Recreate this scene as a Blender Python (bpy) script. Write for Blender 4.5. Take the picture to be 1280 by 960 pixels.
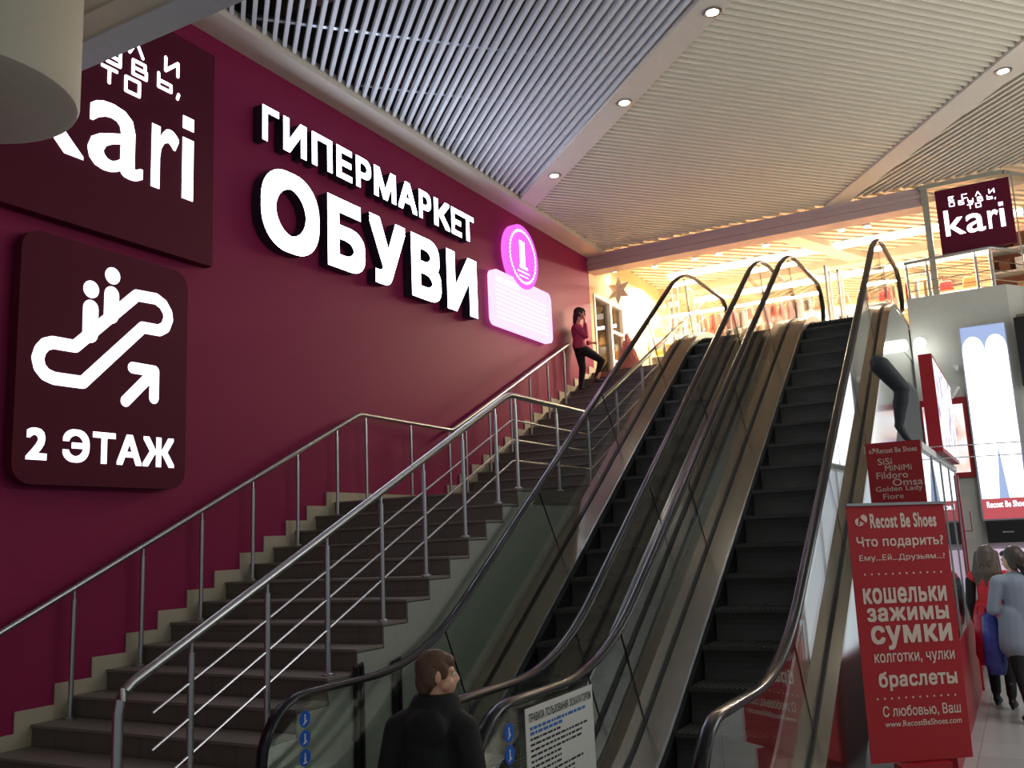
import bpy, bmesh, math, random
from mathutils import Vector, Matrix
from math import sin, cos, tan, pi, radians, sqrt
random.seed(7)
for o in list(bpy.data.objects): bpy.data.objects.remove(o)
SC = bpy.context.scene
COL = SC.collection

# ------------------------------------------------------------------ camera
def camera():
    yaw, pitch, roll = radians(28.7), radians(9.78), radians(-2.57)
    f = Vector((-sin(yaw)*cos(pitch), cos(yaw)*cos(pitch), sin(pitch)))
    r = Vector((cos(yaw), sin(yaw), 0)); u = r.cross(f)
    r2 = r*cos(roll) + u*sin(roll); u2 = -r*sin(roll) + u*cos(roll)
    cd = bpy.data.cameras.new('camera'); co = bpy.data.objects.new('camera', cd); COL.objects.link(co)
    m = Matrix((r2, u2, -f)).transposed().to_4x4(); m.translation = Vector((0, 0, 1.957))
    co.matrix_world = m
    cd.sensor_width = 36; cd.lens = 1145.4/1280*36; cd.clip_start = .05; cd.clip_end = 200
    SC.camera = co
camera()

# ------------------------------------------------------------------ light
SC.view_settings.view_transform = 'Standard'
try: SC.view_settings.look = 'None'
except Exception: pass
SC.view_settings.gamma = 1.0; SC.view_settings.use_curve_mapping = False
SC.view_settings.exposure = 0.0
W = bpy.data.worlds.new('hall_ambient'); SC.world = W; W.use_nodes = True
W.node_tree.nodes['Background'].inputs[0].default_value = (.80, .92, 1.0, 1)
W.node_tree.nodes['Background'].inputs[1].default_value = .22

def area(name, loc, size, energy, color, rot=(0, 0, 0), spread=None):
    l = bpy.data.lights.new(name, 'AREA'); l.shape = 'RECTANGLE'; l.size, l.size_y = size
    l.energy = energy; l.color = color
    if spread: l.spread = spread
    o = bpy.data.objects.new(name, l); COL.objects.link(o); o.location = loc; o.rotation_euler = rot
    return o
def spot(name, loc, target, energy, color, angle=80, blend=.6, radius=.05):
    l = bpy.data.lights.new(name, 'SPOT'); l.energy = energy; l.color = color
    l.spot_size = radians(angle); l.spot_blend = blend; l.shadow_soft_size = radius
    o = bpy.data.objects.new(name, l); COL.objects.link(o); o.location = loc
    o.rotation_euler = (Vector(target)-Vector(loc)).to_track_quat('-Z', 'Y').to_euler()
    return o
WARM = (1, .80, .56); COOL = (.82, .92, 1.0)
# bright shopping hall on the upper floor
area('hall_light', (-3.4, 18.3, 7.2), (7, .3), 1500, WARM)
area('hall_light', (-3.2, 21.0, 7.2), (8, .3), 850, WARM)
area('hall_light', (-3.2, 25.0, 7.2), (8, .3), 850, WARM)
# unseen passage lamp behind the camera, added fill lights, shop lamp on the right
area('passage_light', (-2.0, -1.5, 5.4), (2.5, 1.2), 24, (.92, .97, 1))
area('ceiling_fill', (4.6, 6.5, 3.0), (2.5, 6), 330, (1, .98, .90), (radians(180), 0, 0))  # added fill pointing up to brighten the slat ceiling, no fixture
area('ceiling_fill', (4.6, 12.5, 3.4), (2.5, 3), 120, (1, .98, .90), (radians(180), 0, 0))  # second added fill under the far part of the ceiling
area('side_fill', (9.0, 8.0, 5.9), (1.6, 12), 120, (1, .96, .88), (0, radians(100), 0))  # added fill out of view on the right, lifts the ceiling
area('shop_light', (2.2, 9.0, 4.6), (1.5, 4.0), 95, (.97, .97, 1), (0, radians(12), 0))

# ------------------------------------------------------------------ materials
def lin(c): return tuple(((v/255)/12.92 if v/255 <= .04045 else ((v/255+.055)/1.055)**2.4) for v in c)
MATS = {}
def mat(name, rgb, rough=.6, metal=0., noise=.06, scale=14., spec=.5, bump=0., coat=0.):
    if name in MATS: return MATS[name]
    m = bpy.data.materials.new(name); m.use_nodes = True; nt = m.node_tree; b = nt.nodes['Principled BSDF']
    c = lin(rgb)
    b.inputs['Roughness'].default_value = rough; b.inputs['Metallic'].default_value = metal
    b.inputs['Specular IOR Level'].default_value = spec; b.inputs['Coat Weight'].default_value = coat
    tc = nt.nodes.new('ShaderNodeTexCoord'); n = nt.nodes.new('ShaderNodeTexNoise'); n.inputs['Scale'].default_value = scale
    n.inputs['Detail'].default_value = 3
    nt.links.new(tc.outputs['Object'], n.inputs['Vector'])
    r = nt.nodes.new('ShaderNodeMixRGB'); r.blend_type = 'MIX'
    r.inputs[1].default_value = tuple(v*(1-noise) for v in c)+(1,); r.inputs[2].default_value = tuple(min(1, v*(1+noise)) for v in c)+(1,)
    nt.links.new(n.outputs['Fac'], r.inputs[0]); nt.links.new(r.outputs[0], b.inputs['Base Color'])
    if bump:
        bp = nt.nodes.new('ShaderNodeBump'); bp.inputs['Strength'].default_value = bump
        nt.links.new(n.outputs['Fac'], bp.inputs['Height']); nt.links.new(bp.outputs[0], b.inputs['Normal'])
    MATS[name] = m; return m
def emit(name, rgb, strength):
    if name in MATS: return MATS[name]
    m = bpy.data.materials.new(name); m.use_nodes = True; nt = m.node_tree; nt.nodes.clear()
    e = nt.nodes.new('ShaderNodeEmission'); o = nt.nodes.new('ShaderNodeOutputMaterial')
    e.inputs[0].default_value = lin(rgb)+(1,); e.inputs[1].default_value = strength
    nt.links.new(e.outputs[0], o.inputs[0]); MATS[name] = m; return m
def glass(name, tint=(247, 251, 249), refl=1.0, ior=1.5):
    if name in MATS: return MATS[name]
    m = bpy.data.materials.new(name); m.use_nodes = True; nt = m.node_tree; nt.nodes.clear()
    t = nt.nodes.new('ShaderNodeBsdfTransparent'); t.inputs[0].default_value = lin(tint)+(1,)
    g = nt.nodes.new('ShaderNodeBsdfGlossy'); g.inputs['Roughness'].default_value = .01
    lw = nt.nodes.new('ShaderNodeLayerWeight'); lw.inputs[0].default_value = .5
    f = nt.nodes.new('ShaderNodeMath'); f.operation = 'POWER'; f.inputs[1].default_value = 4.0
    nt.links.new(lw.outputs['Facing'], f.inputs[0])
    mu = nt.nodes.new('ShaderNodeMath'); mu.operation = 'MULTIPLY_ADD'; mu.inputs[1].default_value = .9*refl; mu.inputs[2].default_value = .05*refl
    mu.use_clamp = True
    x = nt.nodes.new('ShaderNodeMixShader'); o = nt.nodes.new('ShaderNodeOutputMaterial')
    nt.links.new(f.outputs[0], mu.inputs[0]); nt.links.new(mu.outputs[0], x.inputs[0])
    nt.links.new(t.outputs[0], x.inputs[1]); nt.links.new(g.outputs[0], x.inputs[2]); nt.links.new(x.outputs[0], o.inputs[0])
    MATS[name] = m; return m
def tiled(name, rgb, grout, sx, sy, rough=.4):
    if name in MATS: return MATS[name]
    m = bpy.data.materials.new(name); m.use_nodes = True; nt = m.node_tree; b = nt.nodes['Principled BSDF']
    b.inputs['Roughness'].default_value = rough
    tc = nt.nodes.new('ShaderNodeTexCoord'); br = nt.nodes.new('ShaderNodeTexBrick')
    br.offset = 0; br.inputs['Scale'].default_value = 1; br.inputs['Brick Width'].default_value = sx; br.inputs['Row Height'].default_value = sy
    br.inputs['Mortar Size'].default_value = .004; c = lin(rgb)
    br.inputs['Color1'].default_value = c+(1,); br.inputs['Color2'].default_value = tuple(v*.9 for v in c)+(1,)
    br.inputs['Mortar'].default_value = lin(grout)+(1,)
    sp = nt.nodes.new('ShaderNodeSeparateXYZ'); ad = nt.nodes.new('ShaderNodeMath'); ad.operation = 'ADD'; cb = nt.nodes.new('ShaderNodeCombineXYZ')
    nt.links.new(tc.outputs['Object'], sp.inputs[0]); nt.links.new(sp.outputs[1], ad.inputs[0]); nt.links.new(sp.outputs[2], ad.inputs[1])
    nt.links.new(sp.outputs[0], cb.inputs[0]); nt.links.new(ad.outputs[0], cb.inputs[1])
    nt.links.new(cb.outputs[0], br.inputs['Vector']); nt.links.new(br.outputs[0], b.inputs['Base Color'])
    MATS[name] = m; return m

M_MAG = mat('magenta_paint', (142, 32, 78), .6, noise=.05, scale=3, spec=.2)
M_BOARD = mat('maroon_panel', (92, 22, 46), .6, noise=.04, spec=.15)
M_CREAM = mat('cream_plaster', (214, 205, 190), .8)
M_SLAT = mat('cream_slat', (228, 221, 204), .5, noise=.03)
M_SLATB = mat('blue_lit_slat', (222, 224, 228), .45, noise=.03)  # same slats as the cream ones, bluish letter light put into the colour
M_TRIM = mat('cream_trim', (220, 210, 196), .5)
M_PLENUM = mat('dark_plenum', (72, 60, 54), .9, noise=.5, scale=1.2)
M_TREAD = tiled('brown_tread_tile', (108, 99, 90), (88, 80, 73), .3, .3, .5)
M_NOSE = mat('pale_tread_edge', (126, 117, 107), .5)
M_SKIRT = mat('sand_skirting', (182, 172, 150), .5)
M_STAIRWALL = mat('grey_green_plaster', (150, 152, 142), .7)
M_STEEL = mat('brushed_steel', (190, 190, 190), .3, 1.0, noise=.05, scale=60)
M_DECK = mat('satin_deck_metal', (178, 168, 156), .2, 1.0, noise=.015, scale=6)
M_CLAD = mat('grey_cladding', (198, 202, 198), .22, 0, noise=.03, spec=.6)
M_MIRROR = mat('polished_cladding', (186, 192, 188), .14, 1.0, noise=.03)
M_RUBBER = mat('black_handrail_rubber', (14, 14, 24), .25, noise=.05, spec=.5)
M_BLACK = mat('black_plastic', (14, 14, 14), .5)
M_STEP = mat('dark_step_metal', (70, 68, 66), .5, .4, noise=.1)
M_GLASS = glass('balustrade_glass')
M_RED = mat('red_banner', (172, 24, 34), .5, noise=.03)
M_REDP = mat('red_panel', (166, 24, 36), .4, noise=.03)
M_PRINT = mat('cream_print', (222, 198, 184), .6, noise=.02)
M_WHITE = mat('white_paint', (226, 226, 222), .5)
M_WALLG = mat('pale_grey_wall', (206, 206, 198), .7)
M_FLOOR = tiled('grey_floor_tile', (176, 178, 174), (140, 142, 140), .6, .6, .25)
M_PEACH = mat('peach_wall', (238, 206, 160), .8)
M_BLUE = mat('blue_sticker', (24, 92, 196), .5)
M_PAPER = mat('white_sheet', (216, 214, 206), .7, noise=.02)
M_INK = mat('dark_ink', (40, 40, 52), .8)
M_BINK = mat('blue_ink', (60, 110, 180), .8)
M_SKIN = mat('skin', (224, 168, 140), .5, noise=.05)
M_LETTER = emit('white_led_face', (222, 234, 255), 8.0)
M_LETSIDE = mat('letter_return', (40, 36, 52), .5)
M_LAMP = emit('lamp_lens', (255, 244, 226), 12)
M_TUBE = emit('light_strip', (255, 236, 204), 5)

# ------------------------------------------------------------------ mesh helpers
ORG = {}
class MB:
    def __init__(s): s.bm = bmesh.new(); s.mi = 0
    def _f(s, vs):
        try:
            f = s.bm.faces.new(vs); f.material_index = s.mi; return f
        except ValueError: return None
    def box(s, x0, x1, y0, y1, z0, z1):
        v = [s.bm.verts.new((x, y, z)) for x in (x0, x1) for y in (y0, y1) for z in (z0, z1)]
        for q in ((0, 1, 3, 2), (4, 6, 7, 5), (0, 4, 5, 1), (2, 3, 7, 6), (0, 2, 6, 4), (1, 5, 7, 3)): s._f([v[i] for i in q])
        return s
    def obox(s, c, ax, ay, az):
        c, ax, ay, az = map(Vector, (c, ax, ay, az))
        v = [s.bm.verts.new(c+ax*i+ay*j+az*k) for i in (-1, 1) for j in (-1, 1) for k in (-1, 1)]
        for q in ((0, 1, 3, 2), (4, 6, 7, 5), (0, 4, 5, 1), (2, 3, 7, 6), (0, 2, 6, 4), (1, 5, 7, 3)): s._f([v[i] for i in q])
        return s
    def bar(s, p, q, w, h, up=(0, 0, 1)):
        p, q = Vector(p), Vector(q); d = (q-p); a = d.normalized(); r = a.cross(Vector(up)).normalized(); u = r.cross(a)
        return s.obox((p+q)/2, d/2, r*w/2, u*h/2)
    def extr(s, pts, vec):
        """closed polygon of 3D points pushed along vec"""
        a = [s.bm.verts.new(p) for p in pts]; b = [s.bm.verts.new(Vector(p)+Vector(vec)) for p in pts]; n = len(pts)
        s._f(a); s._f(b[::-1])
        for i in range(n): s._f([a[i], b[i], b[(i+1) % n], a[(i+1) % n]])
        return s
    def strip(s, top, bot, vec):
        """ribbon between two polylines, thickened by vec"""
        n = len(top); A = [s.bm.verts.new(p) for p in top]; B = [s.bm.verts.new(p) for p in bot]
        C = [s.bm.verts.new(Vector(p)+Vector(vec)) for p in top]; D = [s.bm.verts.new(Vector(p)+Vector(vec)) for p in bot]
        for i in range(n-1):
            s._f([A[i], A[i+1], B[i+1], B[i]]); s._f([C[i], D[i], D[i+1], C[i+1]])
            s._f([A[i], C[i], C[i+1], A[i+1]]); s._f([B[i], B[i+1], D[i+1], D[i]])
        s._f([A[0], B[0], D[0], C[0]]); s._f([A[-1], C[-1], D[-1], B[-1]])
        return s
    def tube(s, pts, r, n=10, flat=1., side=None):
        pts = [Vector(p) for p in pts]; rings = []
        rr = r if isinstance(r, (list, tuple)) else [r]*len(pts)
        for i, p in enumerate(pts):
            d = (pts[min(i+1, len(pts)-1)]-pts[max(i-1, 0)]).normalized()
            ref = Vector(side) if side else (Vector((0, 0, 1)) if abs(d.z) < .9 else Vector((1, 0, 0)))
            if side: a = ref; b = d.cross(a).normalized()
            else: a = d.cross(ref).normalized(); b = a.cross(d).normalized()
            rings.append([s.bm.verts.new(p+a*cos(2*pi*k/n)*rr[i]+b*sin(2*pi*k/n)*rr[i]*flat) for k in range(n)])
        for i in range(len(rings)-1):
            for k in range(n): s._f([rings[i][k], rings[i][(k+1) % n], rings[i+1][(k+1) % n], rings[i+1][k]])
        s._f(rings[0][::-1]); s._f(rings[-1]); return s
    def lathe(s, prof, c, n=32, axis=None):
        c = Vector(c); rot = Vector((0, 0, 1)).rotation_difference(Vector(axis)).to_matrix() if axis else Matrix.Identity(3)
        rings = []
        for r, z in prof:
            rings.append([s.bm.verts.new(c+rot@Vector((max(r, 1e-4)*cos(2*pi*k/n), max(r, 1e-4)*sin(2*pi*k/n), z))) for k in range(n)])
        for i in range(len(rings)-1):
            for k in range(n): s._f([rings[i][k], rings[i][(k+1) % n], rings[i+1][(k+1) % n], rings[i+1][k]])
        s._f(rings[0][::-1]); s._f(rings[-1]); return s
    def cap(s, p0, p1, r0, r1, n=14):
        p0, p1 = Vector(p0), Vector(p1); d = p1-p0; L = d.length
        if L < 1e-6: d = Vector((0, 0, 1)); L = 1e-6
        prof = [(r0*sin(t*pi/10), -r0*cos(t*pi/10)) for t in range(0, 6)] + [(r1*cos(t*pi/10), L+r1*sin(t*pi/10)) for t in range(0, 6)]
        return s.lathe(prof, p0, n, d)
    def ell(s, c, rx, ry, rz, M=None, n=18):
        c = Vector(c); M = M or Matrix.Identity(3); rings = []
        for i in range(1, n//2):
            t = pi*i/(n//2)
            rings.append([s.bm.verts.new(c+M@Vector((rx*sin(t)*cos(2*pi*k/n), ry*sin(t)*sin(2*pi*k/n), -rz*cos(t)))) for k in range(n)])
        a = s.bm.verts.new(c+M@Vector((0, 0, -rz))); b = s.bm.verts.new(c+M@Vector((0, 0, rz)))
        for i in range(len(rings)-1):
            for k in range(n): s._f([rings[i][k], rings[i][(k+1) % n], rings[i+1][(k+1) % n], rings[i+1][k]])
        for k in range(n): s._f([a, rings[0][(k+1) % n], rings[0][k]]); s._f([b, rings[-1][k], rings[-1][(k+1) % n]])
        return s
    def mesh(s, m, tf):
        """add another mesh through tf(Vector)->Vector"""
        vs = [s.bm.verts.new(tf(v.co)) for v in m.vertices]
        for p in m.polygons: s._f([vs[i] for i in p.vertices])
        return s
    def build(s, name, mats, parent=None, loc=None, smooth=False, bevel=0, fixn=True):
        org = Vector(loc) if loc is not None else (ORG.get(parent.name, Vector()) if parent else Vector())
        if fixn: bmesh.ops.recalc_face_normals(s.bm, faces=s.bm.faces)
        me = bpy.data.meshes.new(name); s.bm.to_mesh(me); s.bm.free()
        me.transform(Matrix.Translation(-org))
        for m in (mats if isinstance(mats, (list, tuple)) else [mats]): me.materials.append(m)
        if smooth:
            me.shade_smooth()
        o = bpy.data.objects.new(name, me); COL.objects.link(o)
        if smooth == 'auto':
            me.set_sharp_from_angle(angle=radians(40))
        if parent: o.parent = parent
        else: o.location = org
        ORG[o.name] = org
        if bevel:
            b = o.modifiers.new('bevel', 'BEVEL'); b.width = bevel; b.segments = 2; b.limit_method = 'ANGLE'
        return o
def tag(o, label, cat, group=None):
    o['label'] = label; o['category'] = cat
    if group: o['group'] = group
    return o
def thing(name, loc, label, cat, group=None):
    o = bpy.data.objects.new(name, None); COL.objects.link(o); o.location = loc; o.empty_display_size = .1
    ORG[o.name] = Vector(loc); return tag(o, label, cat, group)
def struct(o): o['kind'] = 'structure'; return o
def copy_tree(o, parent=None, shift=None):
    c = o.copy(); COL.objects.link(c); ORG[c.name] = ORG.get(o.name, Vector())+(shift or Vector())
    if parent: c.parent = parent
    for ch in list(o.children): copy_tree(ch, c, shift)
    return c

# text -> mesh in a box
from mathutils.geometry import delaunay_2d_cdt
GLY = {}
def outline(ch):
    """directed outlines and advance width of one character of the built-in font"""
    if ch in GLY: return GLY[ch]
    c = bpy.data.curves.new('t', 'FONT'); c.fill_mode = 'NONE'; c.resolution_u = 3
    def width(t):
        c.body = t; o = bpy.data.objects.new('t', c); COL.objects.link(o); bpy.context.view_layer.update()
        m = bpy.data.meshes.new_from_object(o.evaluated_get(bpy.context.evaluated_depsgraph_get())); bpy.data.objects.remove(o); return m
    m = width('|'+ch+'|'); adv = max(v.co.x for v in m.vertices); bpy.data.meshes.remove(m)
    m = width('||'); adv -= max(v.co.x for v in m.vertices); bpy.data.meshes.remove(m)
    m = width(ch); nxt = {}
    for e in m.edges:
        i, j = e.vertices
        nxt.setdefault(i, []).append(j); nxt.setdefault(j, []).append(i)
    seen = set(); loops = []
    for v0 in range(len(m.vertices)):
        if v0 in seen or v0 not in nxt: continue
        lp = [v0]; seen.add(v0); cur = v0+1 if v0+1 in nxt[v0] else nxt[v0][0]
        while cur not in seen:
            seen.add(cur); lp.append(cur); f = [k for k in nxt[cur] if k not in seen]
            if not f: break
            cur = min(f)
        if len(lp) > 2: loops.append([Vector((m.vertices[k].co.x, m.vertices[k].co.y)) for k in lp])
    bpy.data.meshes.remove(m); bpy.data.curves.remove(c)
    GLY[ch] = (loops, adv); return GLY[ch]
FILL = {}
def filled(ch, bold):
    """union of the outlines (thickened by shifted copies), filled by winding number"""
    key = (ch, round(bold, 4))
    if key in FILL: return FILL[key]
    loops, adv = outline(ch); B = bold
    sh = [(0, 0)]+([(B, B), (-B, B), (B, -B), (-B, -B), (B, 0), (-B, 0), (0, B), (0, -B)] if B else [])
    allv = []; edges = []; L2 = []
    for dx, dy in sh:
        grp = []
        for lp in loops:
            n0 = len(allv); q = [v+Vector((dx, dy)) for v in lp]; allv += q
            edges += [(n0+i, n0+(i+1) % len(q)) for i in range(len(q))]; grp.append(q)
        L2.append(grp)
    if not allv: FILL[key] = ([], [], adv); return FILL[key]
    vs, es, fs = delaunay_2d_cdt(allv, edges, [], 0, 1e-5)[:3]
    def wind(p, grp):
        w = 0
        for q in grp:
            for i in range(len(q)):
                a, b = q[i-1], q[i]
                if a.y <= p.y < b.y and (b.x-a.x)*(p.y-a.y)-(p.x-a.x)*(b.y-a.y) > 0: w += 1
                elif b.y <= p.y < a.y and (b.x-a.x)*(p.y-a.y)-(p.x-a.x)*(b.y-a.y) < 0: w -= 1
        return w
    keep = []
    for f in fs:
        c = (vs[f[0]]+vs[f[1]]+vs[f[2]])/3
        if any(wind(c, g) != 0 for g in L2): keep.append(tuple(f))
    used = sorted({i for f in keep for i in f}); ix = {k: i for i, k in enumerate(used)}
    FILL[key] = ([vs[k] for k in used], [tuple(ix[k] for k in f) for f in keep], adv); return FILL[key]
def put_text(mb, body, O, U, V, box, bold=0., ext=0., full=True):
    """box=(u0,u1,v0,v1): bounds of the ink in the plane O+uU+vV"""
    O, U, V = Vector(O), Vector(U), Vector(V); N = U.cross(V).normalized()
    P = []; F = []; x = 0
    for ch in body:
        vs, fs, adv = filled(ch, bold)
        n0 = len(P); P += [(v.x+x, v.y) for v in vs]; F += [tuple(n0+i for i in f) for f in fs]; x += adv+bold*1.2
    x0, x1 = min(p[0] for p in P), max(p[0] for p in P); y0, y1 = min(p[1] for p in P), max(p[1] for p in P)
    u0, u1, v0, v1 = box; su = (u1-u0)/(x1-x0); sv = (v1-v0)/(y1-y0)
    def tf(p, k): return O+U*(u0+(p[0]-x0)*su)+V*(v0+(p[1]-y0)*sv)+N*k
    if not ext:
        vv = [mb.bm.verts.new(tf(p, .0004)) for p in P]
        for f in F: mb._f([vv[i] for i in f])
        return
    A = [mb.bm.verts.new(tf(p, 0)) for p in P]; B = [mb.bm.verts.new(tf(p, ext)) for p in P]; cnt = {}
    for f in F:
        mb.mi = 0; mb._f([B[i] for i in f]); mb.mi = 1; mb._f([A[i] for i in reversed(f)])
        for i in range(3):
            a, b = f[i], f[(i+1) % 3]; cnt.setdefault(frozenset((a, b)), []).append((a, b))
    for l in cnt.values():
        if len(l) == 1: a, b = l[0]; mb.mi = 1; mb._f([A[a], A[b], B[b], B[a]])
    mb.mi = 0
def stroke(mb, O, U, V, pts, w, th=.0, closed=False, k=8):
    """rounded strokes as flat capsules (one per segment)"""
    O, U, V = Vector(O), Vector(U), Vector(V); N = U.cross(V).normalized()
    P = list(pts)+([pts[0]] if closed else [])
    for a, b in zip(P[:-1], P[1:]):
        a = Vector((a[0], a[1])); b = Vector((b[0], b[1])); d = (b-a)
        t = math.atan2(d.y, d.x); poly = []
        for i in range(k+1): g = t+pi/2+pi*i/k; poly.append(a+Vector((cos(g), sin(g)))*w)
        for i in range(k+1): g = t-pi/2+pi*i/k; poly.append(b+Vector((cos(g), sin(g)))*w)
        mb.extr([O+U*p.x+V*p.y for p in poly], N*th if th else N*.001)
def disc(mb, O, U, V, c, r, th=.001, n=24, ry=None):
    O, U, V = Vector(O), Vector(U), Vector(V); N = U.cross(V).normalized(); ry = ry or r
    mb.extr([O+U*(c[0]+r*cos(2*pi*i/n))+V*(c[1]+ry*sin(2*pi*i/n)) for i in range(n)], N*th)
def rrect(u0, u1, v0, v1, r, k=6):
    P = []
    for cx, cy, a in ((u1-r, v1-r, 0), (u0+r, v1-r, pi/2), (u0+r, v0+r, pi), (u1-r, v0+r, 1.5*pi)):
        for i in range(k+1): g = a+pi/2*i/k; P.append((cx+r*cos(g), cy+r*sin(g)))
    return P
SQ = {  # square logo letters as strokes in a unit cell
 'Е': [[(1, 1), (0, 1), (0, 0), (1, 0)], [(0, .5), (.8, .5)]], 'С': [[(1, 1), (0, 1), (0, 0), (1, 0)]],
 'Л': [[(0, 0), (.5, 1), (1, 0)]], 'И': [[(0, 1), (0, 0), (1, 1), (1, 0)]],
 'О': [[(0, 0), (0, 1), (1, 1), (1, 0), (0, 0)]], 'Б': [[(1, 1), (0, 1), (0, 0), (1, 0), (1, .5), (0, .5)]],
 'У': [[(0, 1), (0, .45), (1, .45)], [(1, 1), (1, 0), (.1, 0)]],
 'В': [[(0, 0), (0, 1), (.9, 1), (.9, .5), (0, .5)], [(.9, .5), (1, .5), (1, 0), (0, 0)]],
 'Ь': [[(0, 1), (0, 0), (1, 0), (1, .5), (0, .5)]], ',': [[(.1, .1), (.0, -.25)]], 'Т': [[(0, 1), (1, 1)], [(.5, 1), (.5, 0)]]}

# ================================================================== SETTING
WX = -6.7
struct(MB().box(WX-.25, WX, -4, 15.45, 0, 7.2).build('wall_left', M_MAG))
struct(MB().box(-8, 7, -5, 15.3, -.2, 0).build('floor', M_FLOOR))
# low ceiling over the passage with its edge beam
struct(MB().box(-5.75, 6, -4, 3.6, 5.58, 5.8).build('ceiling', M_CREAM))
struct(MB().box(-5.75, 6, 3.6, 3.79, 5.56, 7.45).build('trim_7', M_CREAM))
struct(MB().box(-5.75, 6, 3.79, 4.03, 5.54, 7.45).build('trim_1', mat('blue_lit_beam', (196, 200, 206), .6)))  # bluish glow of the wall letters is mixed into this beam's colour
# cornice along the magenta wall
struct(MB().box(WX-.1, -6.33, 3.0, 15.42, 7.2, 7.34).build('trim_2', M_TRIM))
T1S = -.9155
def t1b(x): return 12.05-(x+6.28)*.905
def t1a(x): return 12.56-(x+6.31)*.9155
def t2l(x): return 15.4-(x+2.34)*1.427
def t2r(x): return 15.34-(x+1.92)*1.348
mb = MB(); mb.extr([(-6.33, t1b(-6.33), 7.24), (3.0, t1b(3.0), 7.24), (3.0, t1a(3.0), 7.24), (-6.33, t1a(-6.33), 7.24)], (0, 0, .16)); struct(mb.build('trim_3', M_TRIM))
mb = MB(); mb.extr([(-2.34, 15.4, 7.24), (3.5, t2l(3.5), 7.24), (3.5, t2r(3.5), 7.24), (-1.95, 15.4, 7.24)], (0, 0, .16)); struct(mb.build('trim_4', M_TRIM))
# beam over the end of the stair hall
mb = MB()
prof = [(15.40, 6.93), (15.40, 6.99), (15.43, 7.0), (15.43, 7.06), (15.40, 7.07), (15.40, 7.13), (15.43, 7.14), (15.43, 7.2), (15.4, 7.24), (15.75, 7.24), (15.75, 6.93)]
mb.extr([(WX, y, z) for y, z in prof], (5.92, 0, 0)); struct(mb.build('trim_5', mat('mauve_beam', (196, 172, 168), .5)))

def inside(p, poly):
    c = False; n = len(poly)
    for i in range(n):
        a, b = poly[i], poly[i-1]
        if (a[1] > p[1]) != (b[1] > p[1]) and p[0] < (b[0]-a[0])*(p[1]-a[1])/(b[1]-a[1])+a[0]: c = not c
    return c
def slats(name, poly, ang, m, pitch=.11, w=.042, h=.085, z=7.27, parent=None):
    d = Vector((cos(ang), sin(ang))); n = Vector((-d.y, d.x)); mb = MB()
    lo = min(Vector(p).dot(n) for p in poly); hi = max(Vector(p).dot(n) for p in poly)
    k = lo+pitch/2
    while k < hi:
        ts = []
        for i in range(len(poly)):
            a, b = Vector(poly[i-1]), Vector(poly[i]); da, db = a.dot(n)-k, b.dot(n)-k
            if (da > 0) != (db > 0): ts.append((a+(b-a)*(da/(da-db))).dot(d))
        ts.sort()
        for a, b in zip(ts[::2], ts[1::2]):
            p, q = d*a+n*k, d*b+n*k
            if b-a > .05: mb.obox(((p.x+q.x)/2, (p.y+q.y)/2, z+h/2), (d.x*(b-a)/2, d.y*(b-a)/2, 0), (n.x*w/2, n.y*w/2, 0), (0, 0, h/2))
        k += pitch
    return struct(mb.build(name, m))
A45 = radians(-43)
slats('ceiling', [(-6.33, 4.05), (3.0, 4.05), (3.0, t1b(3.0)), (-6.33, t1b(-6.33))], A45, M_SLATB)
slats('ceiling', [(-6.33, t1a(-6.33)), (3.0, t1a(3.0)), (3.5, t2l(3.5)), (-2.34, 15.4), (-6.33, 15.4)], A45+pi/2+radians(2), M_SLAT)
slats('ceiling', [(-1.9, 15.4), (3.5, t2r(3.5)), (3.5, 15.4)], radians(-46), M_SLAT)
# plenum above the slats with carriers and pipes
mb = MB(); mb.box(-6.95, 4, 3.0, 15.8, 8.5, 8.6); mb.box(-6.95, -6.8, 3.0, 15.8, 7.2, 8.6); mb.box(-6.95, 4, 2.9, 3.0, 7.2, 8.6)
struct(mb.build('ceiling', M_PLENUM))
mb = MB()
for k in range(10):
    n_ = Vector((cos(A45), sin(A45))); o_ = Vector((-6.3, 12.0))+n_*(k*1.15+.4); d = Vector((-n_.y, n_.x))*-1
    p = o_; q = o_+d*6
    if q.y < 4.0: q = o_+d*((4.0-o_.y)/d.y)
    if q.x < -6.8: q = o_+d*((-6.8-o_.x)/d.x)
    if (q-p).length > .3: mb.bar((p.x, p.y, 7.375), (q.x, q.y, 7.375), .05, .03)
struct(mb.build('ceiling', mat('bright_carrier', (190, 196, 205), .25, .9)))
mb = MB()
for a, b, r in (((-6.6, 7, 7.95), (1, 8.2, 7.95), .12), ((-5, 5.6, 8.1), (-3.4, 11, 8.1), .16), ((-6.6, 9.5, 8.1), (-2, 6, 8.1), .07), ((-3, 5.6, 7.8), (0, 8, 7.8), .05), ((-6.7, 8.4, 7.8), (-4.5, 10.6, 7.8), .08)):
    mb.tube([a, b], r)
struct(mb.build('ceiling', mat('brown_duct', (120, 88, 70), .7)))

# large round drum hanging under the low ceiling, upper left
dc = (-5.26, 2.87)
mb = MB(); mb.lathe([(0, 4.7), (.63, 4.7), (.668, 4.712), (.68, 4.74), (.68, 5.57), (0, 5.57)], (dc[0], dc[1], 0), 64)
tag(mb.build('ceiling_drum', mat('beige_drum', (196, 190, 172), .7), loc=(dc[0], dc[1], 5.57), smooth='auto'), 'big smooth beige round drum hanging from the ceiling at the upper left', 'column')

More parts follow.
